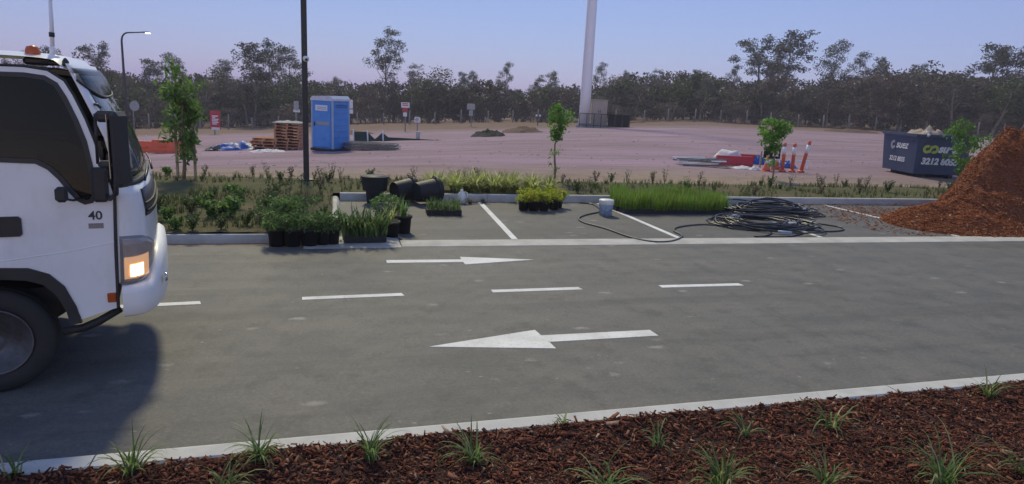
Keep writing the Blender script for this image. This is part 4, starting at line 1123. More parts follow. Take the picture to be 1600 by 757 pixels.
for sx in (-1, 1):
    for sy in (-1, 1):
        mm = MB(); mm.box((sx * (w_ / 2 - .035), sy * (w_ / 2 - .035), 1.09), (.09, .09, 1.98), bev=.025); mm.build('corner_trim', M['bluelight'], wcb)
mm = MB(); mm.box((0, -w_ / 2 + .01, 1.06), (w_ - .20, .05, 1.80), bev=.015); dr = mm.build('door', M['blue'], wcb)
mm = MB(); mm.box((.0, -w_ / 2 - .022, 1.78), (.62, .016, .23), bev=.004); sg = mm.build('door_sign', M['signwhite'], dr)
for q in (-.05, .02):
    mm = MB(); mm.box((.02, -w_ / 2 - .032, 1.79 + q), (.46, .006, .035)); mm.build('sign_text', M['bluelight'], sg)
mm = MB(); mm.box((.06, -w_ / 2 - .022, 1.16), (.70, .016, .15), bev=.004); mm.build('latch_panel', M['signgrey'], dr)
mm = MB(); mm.box((0, -w_ / 2 - .022, .34), (.80, .018, .30), bev=.01); mm.build('kick_panel', M['blue'], dr)
mm = MB(); mm.box((-.36, -w_ / 2 - .04, 1.12), (.04, .05, .16), bev=.01); mm.build('handle', M['chassis'], dr)
mm = MB(); mm.smooth = False
pr = [(-w_ / 2 - .02, 0), (-w_ / 2 - .02, .07), (-w_ / 2 + .10, .17), (w_ / 2 - .10, .21), (w_ / 2 + .02, .08), (w_ / 2 + .02, 0)]
mm.prism([(a, b) for a, b in pr], [], w_ + .04, lambda a, b, t: (a, t - w_ / 2 - .02, 2.08 + b)); rf = mm.build('roof', M['roofwhite'], wcb)
mm = MB(); mm.smooth = True; mm.lathe([(.055, 0), (.055, .05), (.07, .05), (.07, .075), (0, .085)], 12, None, (.28, .25, 2.265)); mm.build('vent_pipe', M['chassis'], rf)

# ================================================================== PALLETS, TARPS, BARRIERS
def pallet_proto(label, group, loc, rz):
    p = thing('pallet', label, 'pallet', loc, rz, group)
    for q in range(7): mm = MB(); mm.box((-.55 + q * .183, 0, .128), (.10, 1.15, .022)); mm.build('top_board', M['wood'], p)
    for q in (-1, 0, 1): mm = MB(); mm.box((0, q * .53, .068), (1.2, .075, .098)); mm.build('bearer', M['wood'], p)
    for q in (-1, 0, 1): mm = MB(); mm.box((q * .55, 0, .010), (.10, 1.15, .020)); mm.build('bottom_board', M['wood'], p)
    return p
pa = T(453, 234); sa = 1.28
lab_t = 'orange brown timber pallet in the taller stack by the blue toilet'; lab_s = 'orange brown timber pallet in the lower stack beside the blue tarp'
P0 = None; ps = 1.0
for q in range(9):
    l = pa + CR2 * rnd.uniform(-.05, .05) + Vector((0, rnd.uniform(-.04, .04), q * .141)); rz = FACE + R(98) + rnd.uniform(-.07, .07)
    if P0 is None: P0 = pallet_proto(lab_t, 'pallets stacked by the toilet', l, rz)
    else: copy_tree(P0, l, rz + R(rnd.choice([0, 0, 180])), None, lab_t)
pb2 = T(419, 234)
for q in range(4):
    c = copy_tree(P0, pb2 + CR2 * rnd.uniform(-.08, .08) + Vector((0, .2, q * .141)), FACE + R(86) + rnd.uniform(-.1, .1), None, lab_s); c['group'] = 'pallets in the lower stack'

def crumple(n, sx, sy, h_, seed, edge=.02, f=3.0):
    mm = MB(); mm.smooth = True
    def fn(i, j):
        u = i / (n - 1) * 2 - 1; v = j / (n - 1) * 2 - 1; r_ = min(1, math.hypot(u, v) ** 1.5); e = (1 - r_)
        nz = noise.noise((u * f, v * f, seed)) + .6 * noise.noise((u * f * 2.3, v * f * 2.3, seed + 5))
        k = 1 + .18 * noise.noise((u * 2, v * 2, seed + 9))
        return (u * sx / 2 * k, v * sy / 2 * k, max(.0, edge + h_ * (e ** .6) * (.75 + .55 * nz) + .12 * h_ * abs(nz)))
    mm.grid(n, n, fn); return mm
tl = T(376, 234); o = crumple(28, 2.6, 1.6, .42, 3).build('blue_tarp', M['tarpblue'], None, tl + Vector((0, 0, -.03)), FACE); tag(o, 'crumpled bright blue tarp lying on the ground by the pallets', 'tarp')
tl = T(346, 235); o = crumple(22, 1.3, 1.2, .26, 8).build('dark_tarp', M['mesh'], None, tl + Vector((0, 0, -.03)), FACE); tag(o, 'dark crumpled sheet between the blue tarp and the orange barriers', 'tarp')
tl = T(425, 236); o = crumple(24, 1.7, .8, .15, 12, f=5).build('plastic_sheet', M['bagwhite'], None, tl + Vector((0, -.75, -.02)), FACE); tag(o, 'torn white plastic sheeting on the ground in front of the lower pallet stack', 'plastic sheet')
tl = pa + Vector((0, 0, 9 * .141)); o = crumple(16, 1.35, 1.35, .09, 21).build('folded_sheet', M['sheetblue'], None, tl, FACE + R(8)); tag(o, 'pale blue grey folded sheet lying on top of the taller pallet stack', 'sheet')

bar_lab = ['orange plastic road barrier end to end with another behind the young tree', 'orange plastic road barrier with its end hidden behind the truck cab']
for q, (px0) in enumerate((272, 214)):
    bl = T(px0, 239.5); b = thing('road_barrier', bar_lab[q], 'barrier', bl, FACE + R(3))
    prof = [(-.30, 0), (-.30, .14), (-.16, .26), (-.11, .52), (-.08, .56), (.08, .56), (.11, .52), (.16, .26), (.30, .14), (.30, 0)]
    mm = MB(); mm.prism(prof, [], 1.72, lambda a, z, t: (t - .86, a, z)); bo = mm.build('shell', M['orange'], b)
    for e in (-1, 1): mm = MB(); mm.smooth = True; mm.lathe([(.07, .05), (.07, .50)], 10, None, (e * .87, 0, 0)); mm.build('hinge_lug', M['orange'], bo)
    for e in (-.4, .4): mm = MB(); mm.box((e, -.17, .30), (.30, .05, .10), bev=.02); mm.build('forklift_slot', M['orange'], bo)
    mm = MB(); mm.smooth = True; mm.lathe([(.06, .55), (.06, .585), (0, .59)], 10); mm.build('filler_cap', M['chassis'], bo)
mm = MB(); bl = T(236, 226); sh = thing('chair_frame', 'small white tubular frame lying behind the orange barriers', 'frame', bl, FACE)
mm.tube([(-.4, 0, .02), (-.25, 0, .55), (-.1, .1, .1), (.5, .1, .12), (.55, .3, .25)], .022, 6); mm.build('tube', M['signwhite'], sh)

# stacked temporary fence panels with green shade cloth
fpnl = T(580, 235)
for q in range(6):
    p = thing('fence_panel', 'grey steel temporary fence panel lying flat in a stack beside the toilet', 'fence panel', fpnl + CR2 * (rnd.uniform(-.12, .12) + .05) + Vector((0, .2 + rnd.uniform(-.1, .1), .02 + q * .055)), FACE + R(-3) + rnd.uniform(-.04, .04), 'fence panels in a flat stack')
    mm = MB(); L2, W2 = 1.12, .55
    for a, b in (((-L2, -W2, 0), (L2, -W2, 0)), ((-L2, W2, 0), (L2, W2, 0)), ((-L2, -W2, 0), (-L2, W2, 0)), ((L2, -W2, 0), (L2, W2, 0))): mm.tube([a, b], .022, 6)
    mm.build('frame', M['steel'], p)
    mm = MB()
    for j in range(1, 16): mm.bar((-L2 + 2 * L2 * j / 16, -W2, .012), (-L2 + 2 * L2 * j / 16, W2, .012), .008)
    for j in range(1, 6): mm.bar((-L2, -W2 + 2 * W2 * j / 6, .016), (L2, -W2 + 2 * W2 * j / 6, .016), .008)
    mm.build('wire_mesh', M['steel'], p)
sf = T(600, 221)
silt = thing('silt_fence', 'low sagging green silt fence on short white stakes behind the panel stack', 'fence', sf, FACE)
ksf = mpp(sf)
tops_ = [(-45, 16), (-27, 15), (-3, 17), (40, 7), (120, 6)]
xs_ = [(-47 * ksf, 12 * ksf), (-27 * ksf, 13 * ksf), (-15 * ksf, 2 * ksf), (-3 * ksf, 13 * ksf), (6 * ksf, 6 * ksf), (45 * ksf, 6 * ksf), (110 * ksf, 5 * ksf)]
mm = MB(); n_ = len(xs_)
mm.add([(x, .02 * (-1) ** i, -.1) for i, (x, z) in enumerate(xs_)] + [(x, .02 * (-1) ** i + .1, z) for i, (x, z) in enumerate(xs_)] + [(x, .05 + .02 * (-1) ** i, -.1) for i, (x, z) in enumerate(xs_)] + [(x, .05 + .02 * (-1) ** i + .1, z) for i, (x, z) in enumerate(xs_)],
       [(i, i + 1, n_ + i + 1, n_ + i) for i in range(n_ - 1)] + [(2 * n_ + i, 2 * n_ + i + 1, 3 * n_ + i + 1, 3 * n_ + i) for i in range(n_ - 1)])
mm.build('cloth', M['green'], silt)
for x, z in ((-47, 16), (-25, 15), (-1, 17)):
    mm = MB(); mm.bar((x * ksf, 0, -.2), ((x - 1) * ksf, 0, z * ksf), .07); mm.build('stake', M['signwhite'], silt)
cbk = T(653, 218); o = MB(); o.box((0, 0, .25), (5.5 * mpp(cbk), .3, 12 * mpp(cbk)), bev=.02); o.smooth = False
tag(o.build('concrete_block', M['concrete'], None, cbk, FACE), 'upright grey concrete block standing on the gravel under the small arrow sign', 'concrete block')
hp = T(765, 213); kh = mpp(hp)
o = crumple(26, 55 * kh, 3.0, 10 * kh, 31, f=4).build('debris_heap', M['mesh'], None, hp + Vector((0, 0, -.05)), FACE); tag(o, 'low dark heap of cloth and branches on the far side of the gravel', 'debris heap')
for q, (px, py, w_, h_) in enumerate([(820, 207, 70, 11), (560, 210, 60, 7), (1330, 207, 90, 6)]):
    d = T(px, py); kk = mpp(d); mm = crumple(24, w_ * kk, 4.0, h_ * kk, 40 + q, f=2.5)
    o = mm.build('soil_mound', M['soil'], None, d + Vector((0, 0, -.1)), FACE)
    tag(o, ['brown soil mound beside the dark debris heap', 'low soil mound behind the silt fence', 'long low soil bank under the far fence behind the skip bin'][q], 'mound')

def clod_pos(r):
    u = r.uniform(-14, 34); v = 17.2 + 26 * r.random() ** 1.6; return (u, v, terr(u, v) + r.uniform(-.01, .02))
V_, F_ = chips(1300, clod_pos, random.Random(31), .03, .13, .2)
tag(obj('clods', npmesh('clods', V_, F_, M['clod'])), 'loose stones and clods scattered over the gravel yard', 'stones', kind='stuff')
# ================================================================== RUBBLE ON THE RIGHT
bgp = T(1137, 256)
def sack(sx, sy, h_, seed):
    mm = MB(); mm.smooth = True; nu, nv = 28, 14
    def fn(i, j):
        a = 2 * PI * i / (nu - 1); b = PI * j / (nv - 1); d = Vector((math.cos(a) * math.sin(b), math.sin(a) * math.sin(b), -math.cos(b)))
        k = 1 + .22 * noise.noise(d * 1.6 + Vector((seed, 0, 0))) + .08 * noise.noise(d * 5)
        return (d.x * sx / 2 * k, d.y * sy / 2 * k, max(0, (d.z * .62 + .38) * h_ * k))
    mm.grid(nu, nv, fn); return mm
bag = thing('bulk_bag', 'lumpy white bulk bag slumped on the gravel among the rubbish', 'bag', bgp, FACE)
kk = mpp(bgp)
sack(42 * kk, 1.0, 22 * kk, 2).build('sack', M['bagwhite'], bag)
ob = sack(30 * kk, .8, 13 * kk, 6).build('sack_fold', M['bagwhite'], bag); ob.location = (-8 * kk, -.35, 0)
rb_ = random.Random(4)
stp = T(1092, 259)
for q in range(14):
    x0 = rb_.uniform(-.9, -.6); L_ = rb_.uniform(1.1, 1.9); y0 = rb_.uniform(-.5, .5); z = .03 + rb_.uniform(0, .22)
    p = stp + CR2 * (x0 + L_ / 2); a = rb_.uniform(-.30, .10)
    mm = MB(); mm.box((0, 0, 0), (L_, .05, .045)) if q % 3 else mm.tube([(-L_ / 2, 0, 0), (L_ / 2, 0, .05)], .026, 6)
    o = mm.build('steel_bar', M['steel'] if q % 2 else M['whitesteel'], None, p + Vector((0, y0, z)), FACE + a)
    tag(o, 'loose steel bar in the bundle lying beside the white bag', 'bar', 'loose steel bars')
for q, (px, py, L_, a, z) in enumerate([(1146, 259, 1.35, .02, .10), (1168, 256, 1.0, -.08, .28)]):
    l = T(px, py); o = MB(); prof = [(-.2, 0), (-.2, .1), (-.09, .2), (-.07, .36), (.07, .36), (.09, .2), (.2, .1), (.2, 0)]
    o.prism(prof, [], L_, lambda a_, z_, t: (t - L_ / 2, a_, z_)); o = o.build('toppled_barrier', M['red'], None, l + Vector((0, .1 * q, .0)), FACE + a)
    tag(o, ['longer dark red plastic barrier lying in front of the white bag', 'shorter dark red plastic barrier lying behind the other one by the bag'][q], 'barrier')
for q, (px, py, w_, h_, mt, nm, lab, cat) in enumerate([(1186, 257, .55, .40, 'tarpblue', 'blue_bundle', 'rolled blue tarp bundle beside the red barriers', 'tarp'), (1227, 262, .8, .28, 'tarpblue', 'blue_sheet', 'blue sheet lying behind the orange bollards', 'tarp'), (1160, 264, .7, .10, 'bagwhite', 'white_scrap', 'white plastic scrap lying in front of the red barriers', 'plastic scrap'), (1180, 266, .5, .12, 'bagwhite', 'paper_scrap', 'crumpled pale scrap beside the stem of the leaning sapling', 'plastic scrap'), (1128, 263, .6, .08, 'rubble', 'timber_scrap', 'flat brown scrap at the foot of the white bag', 'scrap')]):
    l = T(px, py); tag(crumple(16, w_, w_ * .7, h_, 60 + q).build(nm, M[mt], None, l + Vector((0, 0, -.01)), FACE), lab, cat)
def bollard(bx, by, tx, ty, lab):
    ref = T(bx, by); b = thing('bollard', lab, 'bollard', ref, FACE); x, z = loc2(tx, ty, ref); d = Vector((x, 0, z)); L_ = d.length; kb = mpp(ref)
    r_ = 2.7 * kb
    M3 = d.to_track_quat('Z', 'Y').to_matrix()
    mm = MB(); mm.smooth = True; mm.lathe([(r_, 0), (r_, L_ - r_), (r_ * .8, L_ - .3 * r_), (0, L_)], 14, M3); mm.build('tube', M['bollorange'], b)
    mm = MB(); mm.smooth = True; mm.lathe([(r_ * 1.03, L_ * .60), (r_ * 1.03, L_ * .86)], 14, M3); mm.build('reflective_band', M['signwhite'], b)
    mm = MB(); mm.smooth = True; mm.lathe([(r_ * 2, 0), (r_ * 1.9, .06), (r_ * 1.2, .09)], 14); mm.build('rubber_base', M['bollorange'], b)
bollard(1222, 269, 1227, 223, 'upright orange bollard with white band beside the sapling leaves')
bollard(1237, 269.5, 1242.5, 224, 'orange bollard with white band standing between two others')
bollard(1251, 270, 1266, 220, 'orange bollard with white band leaning out away from the others')
for q, (px, py) in enumerate([(1197, 268), (1212, 265)]):
    l = T(px, py); kb = mpp(l); c_ = thing('traffic_cone', ['orange traffic cone in front of the sapling stem', 'orange traffic cone between sapling stem and bollards'][q], 'traffic cone', l, FACE)
    mm = MB(); mm.smooth = True; mm.lathe([(.15, .03), (.12, .10), (.04, .55), (0, .56)], 14); mm.build('cone', M['bollorange'], c_)
    mm = MB(); mm.box((0, 0, .015), (.36, .36, .03), bev=.01); mm.build('base', M['bollorange'], c_)
    mm = MB(); mm.smooth = True; mm.lathe([(.088, .29), (.068, .40)], 14); mm.build('white_band', M['signwhite'], c_)
ybp = T(1210, 268); s_ = thing('site_board', 'dark board with white lettering leaning behind the sapling crown', 'sign', ybp + Vector((0, .3, 0)), FACE); kb = mpp(ybp)
zb = loc2(1210, 243, ybp)[1]; zt = loc2(1210, 228, ybp)[1]
mm = MB(); mm.box((.02, 0, (zb + zt) / 2 - .12), (26 * kb, .03, zt - zb + .05)); bo = mm.build('board', M['mesh'], s_)
for x in (-.35, .1): mm = MB(); mm.bar((x, .04, -.1), (x, .04, zb + .1), .05); mm.build('leg', M['postwood'], s_)
text_mesh('Y2', 11 * kb, M['print'], 'lettering', bo, side_frame(-1.0 * kb, -.022, zb - .05), shear=.2, bold=.006)
fr = T(1250, 264); s_ = thing('low_trestle', 'low white steel trestle behind the leaning bollard', 'trestle', fr, FACE); mm = MB()
for a, b in (((-.5, 0, .3), (.3, 0, .3)), ((-.4, -.2, 0), (-.4, 0, .3)), ((.2, -.2, 0), (.2, 0, .3)), ((-.4, .2, 0), (-.4, 0, .3)), ((.2, .2, 0), (.2, 0, .3))): mm.tube([a, b], .02, 6)
mm.build('tubes', M['whitesteel'], s_)

# ================================================================== SKIP BIN
bc = T(1424, 277)
skip = thing('skip_bin', 'navy blue steel skip bin with lime and white lettering, loaded with rubble', 'skip bin', bc, FACE)
SL, SD, SH = 86 * mpp(bc), 2.3, 66 * mpp(bc)     # x along picture right, y away
tpr = .10
mm = MB()
vs = [(tpr, tpr, .12), (SL - tpr, tpr, .12), (SL - tpr, SD - tpr, .12), (tpr, SD - tpr, .12), (0, 0, SH), (SL, 0, SH), (SL, SD, SH), (0, SD, SH)]
th = .05
vi = [(tpr + th, tpr + th, .2), (SL - tpr - th, tpr + th, .2), (SL - tpr - th, SD - tpr - th, .2), (tpr + th, SD - tpr - th, .2), (th, th, SH), (SL - th, th, SH), (SL - th, SD - th, SH), (th, SD - th, SH)]
fs = [(0, 1, 2, 3), (0, 4, 5, 1), (1, 5, 6, 2), (2, 6, 7, 3), (3, 7, 4, 0)]
mm.add(vs + vi, fs + [tuple(i + 8 for i in f)[::-1] for f in fs] + [(4, 5, 13, 12), (5, 6, 14, 13), (6, 7, 15, 14), (7, 4, 12, 15)])
mm.build('hull', M['binblue'], skip)
mm = MB()
for a, b in (((0, 0), (SL, 0)), ((SL, 0), (SL, SD)), ((SL, SD), (0, SD)), ((0, SD), (0, 0))):
    mm.bar((a[0], a[1], SH - .04), (b[0], b[1], SH - .04), .12, .10)
mm.build('top_rim', M['binblue'], skip)
for x in (.45, SL * .5, SL - .45):
    mm = MB(); mm.bar((x * (1 - .0) , tpr - .02, .14), (x, -.02, SH - .08), .09, .04, upv=(0, 1, 0)); mm.build('side_rib', M['binblue'], skip) if x > SL * .8 else None
for x in (.5, SL - .5):
    mm = MB(); mm.box((x, SD / 2, .06), (.16, SD - .3, .13)); mm.build('skid', M['chassis'], skip)
for x, y in ((.3, 0), (SL * .72, 0)):
    mm = MB(); mm.smooth = True; mm.tube([(x, y - .07, SH - .05), (x, y - .12, SH + .02)], .045, 8); mm.tube([(x, y, SH), (x, y, SH + .13)], .05, 8); mm.build('lifting_lug', M['signwhite'], skip)
def on_front(x, z): # matrix onto the sloping front face, offset a little
    fy = tpr * (1 - (z - .12) / (SH - .12)); ang = math.atan2(tpr, SH - .12)
    return Matrix.Translation((x, fy - .012, z)) @ Matrix.Rotation(R(90) + ang * -1 * -1, 4, 'X')
ks = mpp(bc)
zl = SH - 26 * ks; zn = SH - 45 * ks
x_logo = 11 * ks
# looping S emblem: two interlocked rounds
mm = MB()
def ringpts(cx, cz, r_, a0, a1, n=16): return [(cx + r_ * math.cos(a), cz + r_ * math.sin(a)) for a in np.linspace(a0, a1, n)]
def ribbon(c2, r0, r1, a0, a1): return ringpts(c2[0], c2[1], r1, a0, a1) + ringpts(c2[0], c2[1], r0, a1, a0)
er = 6.6 * ks
for (cx, a0, a1) in ((0, .9, 5.9), (er * 1.75, -2.25, 2.75)):
    pts = ribbon((cx, 0), er * .38, er, a0, a1)
    mm.prism(pts, [], .004, lambda a, b, t: (a, b, t))
mm.prism([(er * .35, -er * .9), (er * .95, -er * .75), (er * 1.4, er * .9), (er * .8, er * .75)], [], .004, lambda a, b, t: (a, b, t + .002))
me = mm.mesh('lime_emblem', M['lime']); me.transform(on_front(x_logo + er, zl + 4 * ks)); obj('lime_emblem', me, skip)
text_mesh('suez', 17 * ks, M['print'], 'lettering', skip, on_front(x_logo + er * 3.7, zl), shear=.25, bold=.02)
text_mesh('3212 8055', 13.4 * ks, M['print'], 'phone_number', skip, on_front(12.5 * ks, zn), shear=.1, bold=.018)
def on_end(y, z):
    fx = tpr * (1 - (z - .12) / (SH - .12))
    return Matrix.Translation((fx - .012, y, z)) @ Matrix.Rotation(R(-90), 4, 'Z') @ Matrix.Rotation(R(90), 4, 'X')
text_mesh('suez', .42, M['print'], 'end_lettering', skip, on_end(1.35, zl + .05), shear=.25, bold=.006)
text_mesh('3212 8055', .24, M['print'], 'end_phone_number', skip, on_end(1.75, zn), shear=.1, bold=.006)
mm = MB(); pts = ribbon((0, 0), .06, .17, .9, 5.9); mm.prism(pts, [], .004, lambda a, b, t: (a, b, t)); me = mm.mesh('end_emblem', M['signgrey']); me.transform(on_end(1.55, zl + .15)); obj('end_emblem', me, skip)
mm = crumple(22, SL - .3, SD - .3, .55, 77, f=2.2); o = mm.build('rubble_load', M['rubble'], None, bc + CR2 * (SL * .45) + Vector((-CR2.y, CR2.x, 0)) * (SD / 2) + Vector((0, 0, SH - .30)), FACE)
tag(o, 'pale brown rubble heaped inside the navy skip bin', 'rubble')

# ================================================================== YOUNG TREES IN THE BEDS
def sapling(name, label, base, h, cx0, cx1, cz0, cz1, seed, leaf, ncl, nl, ln, wd, stakes=0, stems=1, low=0):
    """crown between heights cz0..cz1 and widths cx0..cx1 (picture-right metres from base)"""
    rs = np.random.RandomState(seed); r_ = thing(name, label, 'tree', base, FACE)
    mb = MB(); mb.smooth = True; cs = []
    cxm, cw = (cx0 + cx1) / 2, (cx1 - cx0) / 2
    for s_ in range(stems):
        b0 = Vector((s_ * .16 - (stems - 1) * .08, s_ * .05, -.1)); pts = [b0]; n = 6
        for i in range(1, n + 1):
            f = i / n; pts.append(Vector((b0.x + (cxm - b0.x) * f ** 1.6 + rs.normal() * .02, b0.y + rs.normal() * .02, h * .93 * f)))
        mb.tube(pts, [(.038 if stakes else .026) * (1 - .8 * i / n) + .004 for i in range(n + 1)], 6)
        for k in range(int(ncl)):
            f = rs.uniform(max(.02, cz0 / h), .97); q = min(n - 1e-3, f * n); j = int(q); p = pts[j].lerp(pts[j + 1], q - j)
            a = rs.uniform(0, 2 * PI); z = (p.z - cz0) / (cz1 - cz0); wz = math.sqrt(max(.05, 1 - (2 * z - .85) ** 2 * .8)) * cw * rs.uniform(.35, 1.0)
            e = p + Vector((math.cos(a) * wz, math.sin(a) * wz, wz * rs.uniform(.15, .8))); e.z = min(e.z, cz1)
            mid = p.lerp(e, .5) + Vector((0, 0, .04))
            mb.tube([p, mid, e], [.008, .006, .003], 4, False)
            for t in (.45, .75, 1.0): cs.append(tuple(p.lerp(e, t) + Vector((0, 0, .03 * math.sin(t * 3)))))
    for k in range(low):
        z = rs.uniform(.15, cz0 / h) * h; a = rs.uniform(0, 6.28); cs.append((math.cos(a) * .14 + cxm * z / h, math.sin(a) * .14, z))
    mb.build('trunk', M['stem'], r_)
    V_, F_ = leaf_quads(np.array(cs), (ln * 1.05,) * 3, nl, ln, wd, rs, .5)
    obj('crown', npmesh('crown', V_, F_, leaf), r_)
    for k in range(stakes):
        mm = MB(); mm.box((-.16 + .38 * k, .1, .55), (.045, .045, 1.3)); mm.build('stake', M['stake'], r_)
    return r_
def sap_px(name, label, bx, by, x0, y0, x1, y1, seed, leaf, ncl, nl, ln, wd, **kw):
    b = T(bx, by); b.z = bed_h(b.x, b.y) - .02
    (a, zt), (c, zb) = loc2(x0, y0, b), loc2(x1, y1, b)
    return sapling(name, label, b, zt, a, c, zb, zt, seed, leaf, ncl, nl, ln, wd, **kw)
sap_px('young_tree', 'leafy young tree with drooping leaves and timber stakes in the left bed', 287, 290, 250, 100, 330, 238, 3, M['leafsap'], 30, 10, .19, .06, stakes=2, stems=1, low=6)
sap_px('sapling', 'narrow bright green sapling with bare lower stem in the planting strip', 866, 291, 855, 156, 890, 216, 8, M['leafbright'], 34, 9, .11, .04, low=7)
sap_px('sapling', 'bushy bright green sapling in front of the orange bollards', 1207, 281, 1178, 182, 1232, 234, 12, M['leafbright'], 30, 12, .14, .06, low=5)
sap_px('sapling', 'bright green sapling growing in front of the skip bin corner', 1506, 286, 1482, 186, 1534, 272, 15, M['leafbright'], 34, 11, .15, .06, low=6)
rw = T(253, 270); rw.z = bed_h(rw.x, rw.y)

# ================================================================== SHRUBS IN THE BEDS
def shrub_data(seed, h, w, nst, nl, ln, wd):
    rs = np.random.RandomState(seed); mb = MB(); mb.smooth = True; cs = []
    for k in range(nst):
        a = rs.uniform(0, 6.283); e = Vector((math.cos(a) * w / 2 * rs.uniform(.3, 1), math.sin(a) * w / 2 * rs.uniform(.3, 1), h * rs.uniform(.6, 1)))
        mb.tube([(0, 0, -.05), e * .5 + Vector((0, 0, .04)), e], [.006, .005, .002], 4, False)
        for t in (.35, .6, .85, 1.0): cs.append(tuple(e * t))
    V_, F_ = leaf_quads(np.array(cs), (ln * .9,) * 3, nl, ln, wd, rs, -.15)
    return mb, V_, F_
sh_src = {}
def shrub(kind, loc, sc, rz):
    spec = {'green': (51, .42, .42, 9, 7, .075, .035, 'leafshrub', 'small dark green shrub planted in the garden bed', 'small green shrubs in the beds'),
            'broad': (52, .36, .50, 10, 9, .10, .05, 'leafsap', 'broad leafed bright green shrub planted in the garden bed', 'broad leafed shrubs in the beds'),
            'red': (53, .50, .34, 7, 6, .07, .03, 'leafred', 'thin reddish brown shrub planted in the garden bed', 'thin reddish shrubs in the beds'),
            'wisp': (54, .55, .30, 6, 5, .06, .02, 'leafshrub', 'wispy upright shrub with sparse small leaves in the garden bed', 'wispy shrubs in the beds')}[kind]
    if kind not in sh_src:
        mb, V_, F_ = shrub_data(*spec[:7]); r_ = thing('shrub', spec[8], 'shrub', loc, rz, spec[9]); r_.scale = (sc,) * 3
        mb.build('stems', M['stem'], r_); obj('foliage', npmesh('foliage', V_, F_, M[spec[7]]), r_); sh_src[kind] = r_; return r_
    return copy_tree(sh_src[kind], loc, rz, sc)
def shrub_tag(o):
    x, y = o.location.x, o.location.y
    zone = 'in the left garden bed' if x < .2 and y < 13.7 else 'round the foot of the dark light pole' if x < 1.2 else 'behind the bays of pots and grass' if x < 8.5 else 'in the strip towards the mulch heap'
    look = {'small': 'small dark green shrub', 'broad': 'broad leafed bright green shrub', 'thin': 'thin reddish brown shrub', 'wispy': 'wispy sparse leaved shrub'}[o['label'].split()[0]]
    o['label'] = look + ' ' + zone; o['group'] = look + 's ' + zone
rs_ = random.Random(23)
def put(kind, u, v, sc): sc *= (.62 if kind == 'broad' else .74); shrub(kind, (u, v, bed_h(u, v) - .01), sc, rs_.uniform(0, 6.28))
for px, py, kd, sc in [(262, 345, 'broad', .9), (250, 362, 'green', .8), (300, 335, 'green', 1.0), (318, 322, 'broad', 1.0), (335, 340, 'broad', 1.25), (330, 312, 'green', .9), (367, 310, 'broad', 1.2), (372, 325, 'green', 1.1), (358, 338, 'broad', 1.3), (345, 358, 'green', .8), (385, 352, 'green', .8), (300, 360, 'green', .9), (275, 358, 'broad', .8),
                       (320, 263, 'red', .75), (395, 266, 'red', .8), (418, 280, 'wisp', .9), (428, 318, 'green', 1.2), (450, 318, 'wisp', 1.2), (420, 335, 'green', 1.2), (440, 330, 'broad', .9), (470, 300, 'wisp', .9), (500, 300, 'red', .8), (515, 318, 'wisp', .7), (455, 270, 'red', .8), (440, 285, 'green', .8), (500, 282, 'wisp', .8), (262, 262, 'broad', .9), (315, 283, 'green', .5), (405, 345, 'wisp', 1.1), (480, 330, 'red', .8), (505, 335, 'green', .6), (250, 330, 'green', .9)]:
    p = G(px, py, .12); put(kd, p.x, p.y, sc)
p = G(487, 308, .12)
for k in range(62):
    u = rs_.uniform(-.5, 20.5); v = rs_.uniform(14.0, 16.9)
    if 3.0 < u < 4.4 and v < 14.6: continue
    put(rs_.choice(['green', 'green', 'red', 'red', 'wisp', 'wisp', 'broad']), u, v, rs_.uniform(.55, 1.05))

for o in list(bpy.data.objects):
    if o.parent is None and o.name.split('.')[0] == 'shrub': shrub_tag(o)
# low weeds and grass between the shrubs
def blades(pos, n, L_, lr, wd, spread, rs, seg=3, curl=1.0):
    """tufts: n blades at each pos; returns strip quads"""
    V_ = []; F_ = []
    for p in pos:
        for k in range(n):
            a = rs.uniform(0, 2 * PI); el = rs.uniform(.15, 1) ** .7 * spread; l = L_ * rs.uniform(lr, 1.15); w = wd * rs.uniform(.7, 1.2)
            d = np.array([math.cos(a), math.sin(a)]); sd = np.array([-d[1], d[0], 0]) * w / 2
            o_ = len(V_); q = np.array([p[0] + rs.normal() * L_ * .06, p[1] + rs.normal() * L_ * .06, p[2]]); th = el * .35
            for i in range(seg + 1):
                ww = sd * (1 - (i / seg) ** 2 * .92); V_.append(q - ww); V_.append(q + ww)
                st = l / seg; q = q + np.array([d[0] * math.sin(th), d[1] * math.sin(th), math.cos(th)]) * st; th += el * curl / seg * (1 + i * .35)
            for i in range(seg): F_.append((o_ + 2 * i, o_ + 2 * i + 1, o_ + 2 * i + 3, o_ + 2 * i + 2))
    return np.array(V_), np.array(F_)
rs = np.random.RandomState(61); pos = []
for k in range(2700):
    if k % 3: u, v = rs.uniform(-6, 20), rs.uniform(13.8, 16.8)
    else: u, v = rs.uniform(-4.5, -.2), rs.uniform(10.2, 14)
    if noise.noise((u * .8, v * .8, 12)) > -.12: pos.append((u, v, bed_h(u, v) - .01))
V_, F_ = blades(pos, 7, .17, .4, .012, 1.3, rs, 2)
tag(obj('bed_grass', npmesh('bed_grass', V_, F_, M['drygrass'])), 'short weeds and dry grass between the shrubs in the garden beds', 'grass', kind='stuff')

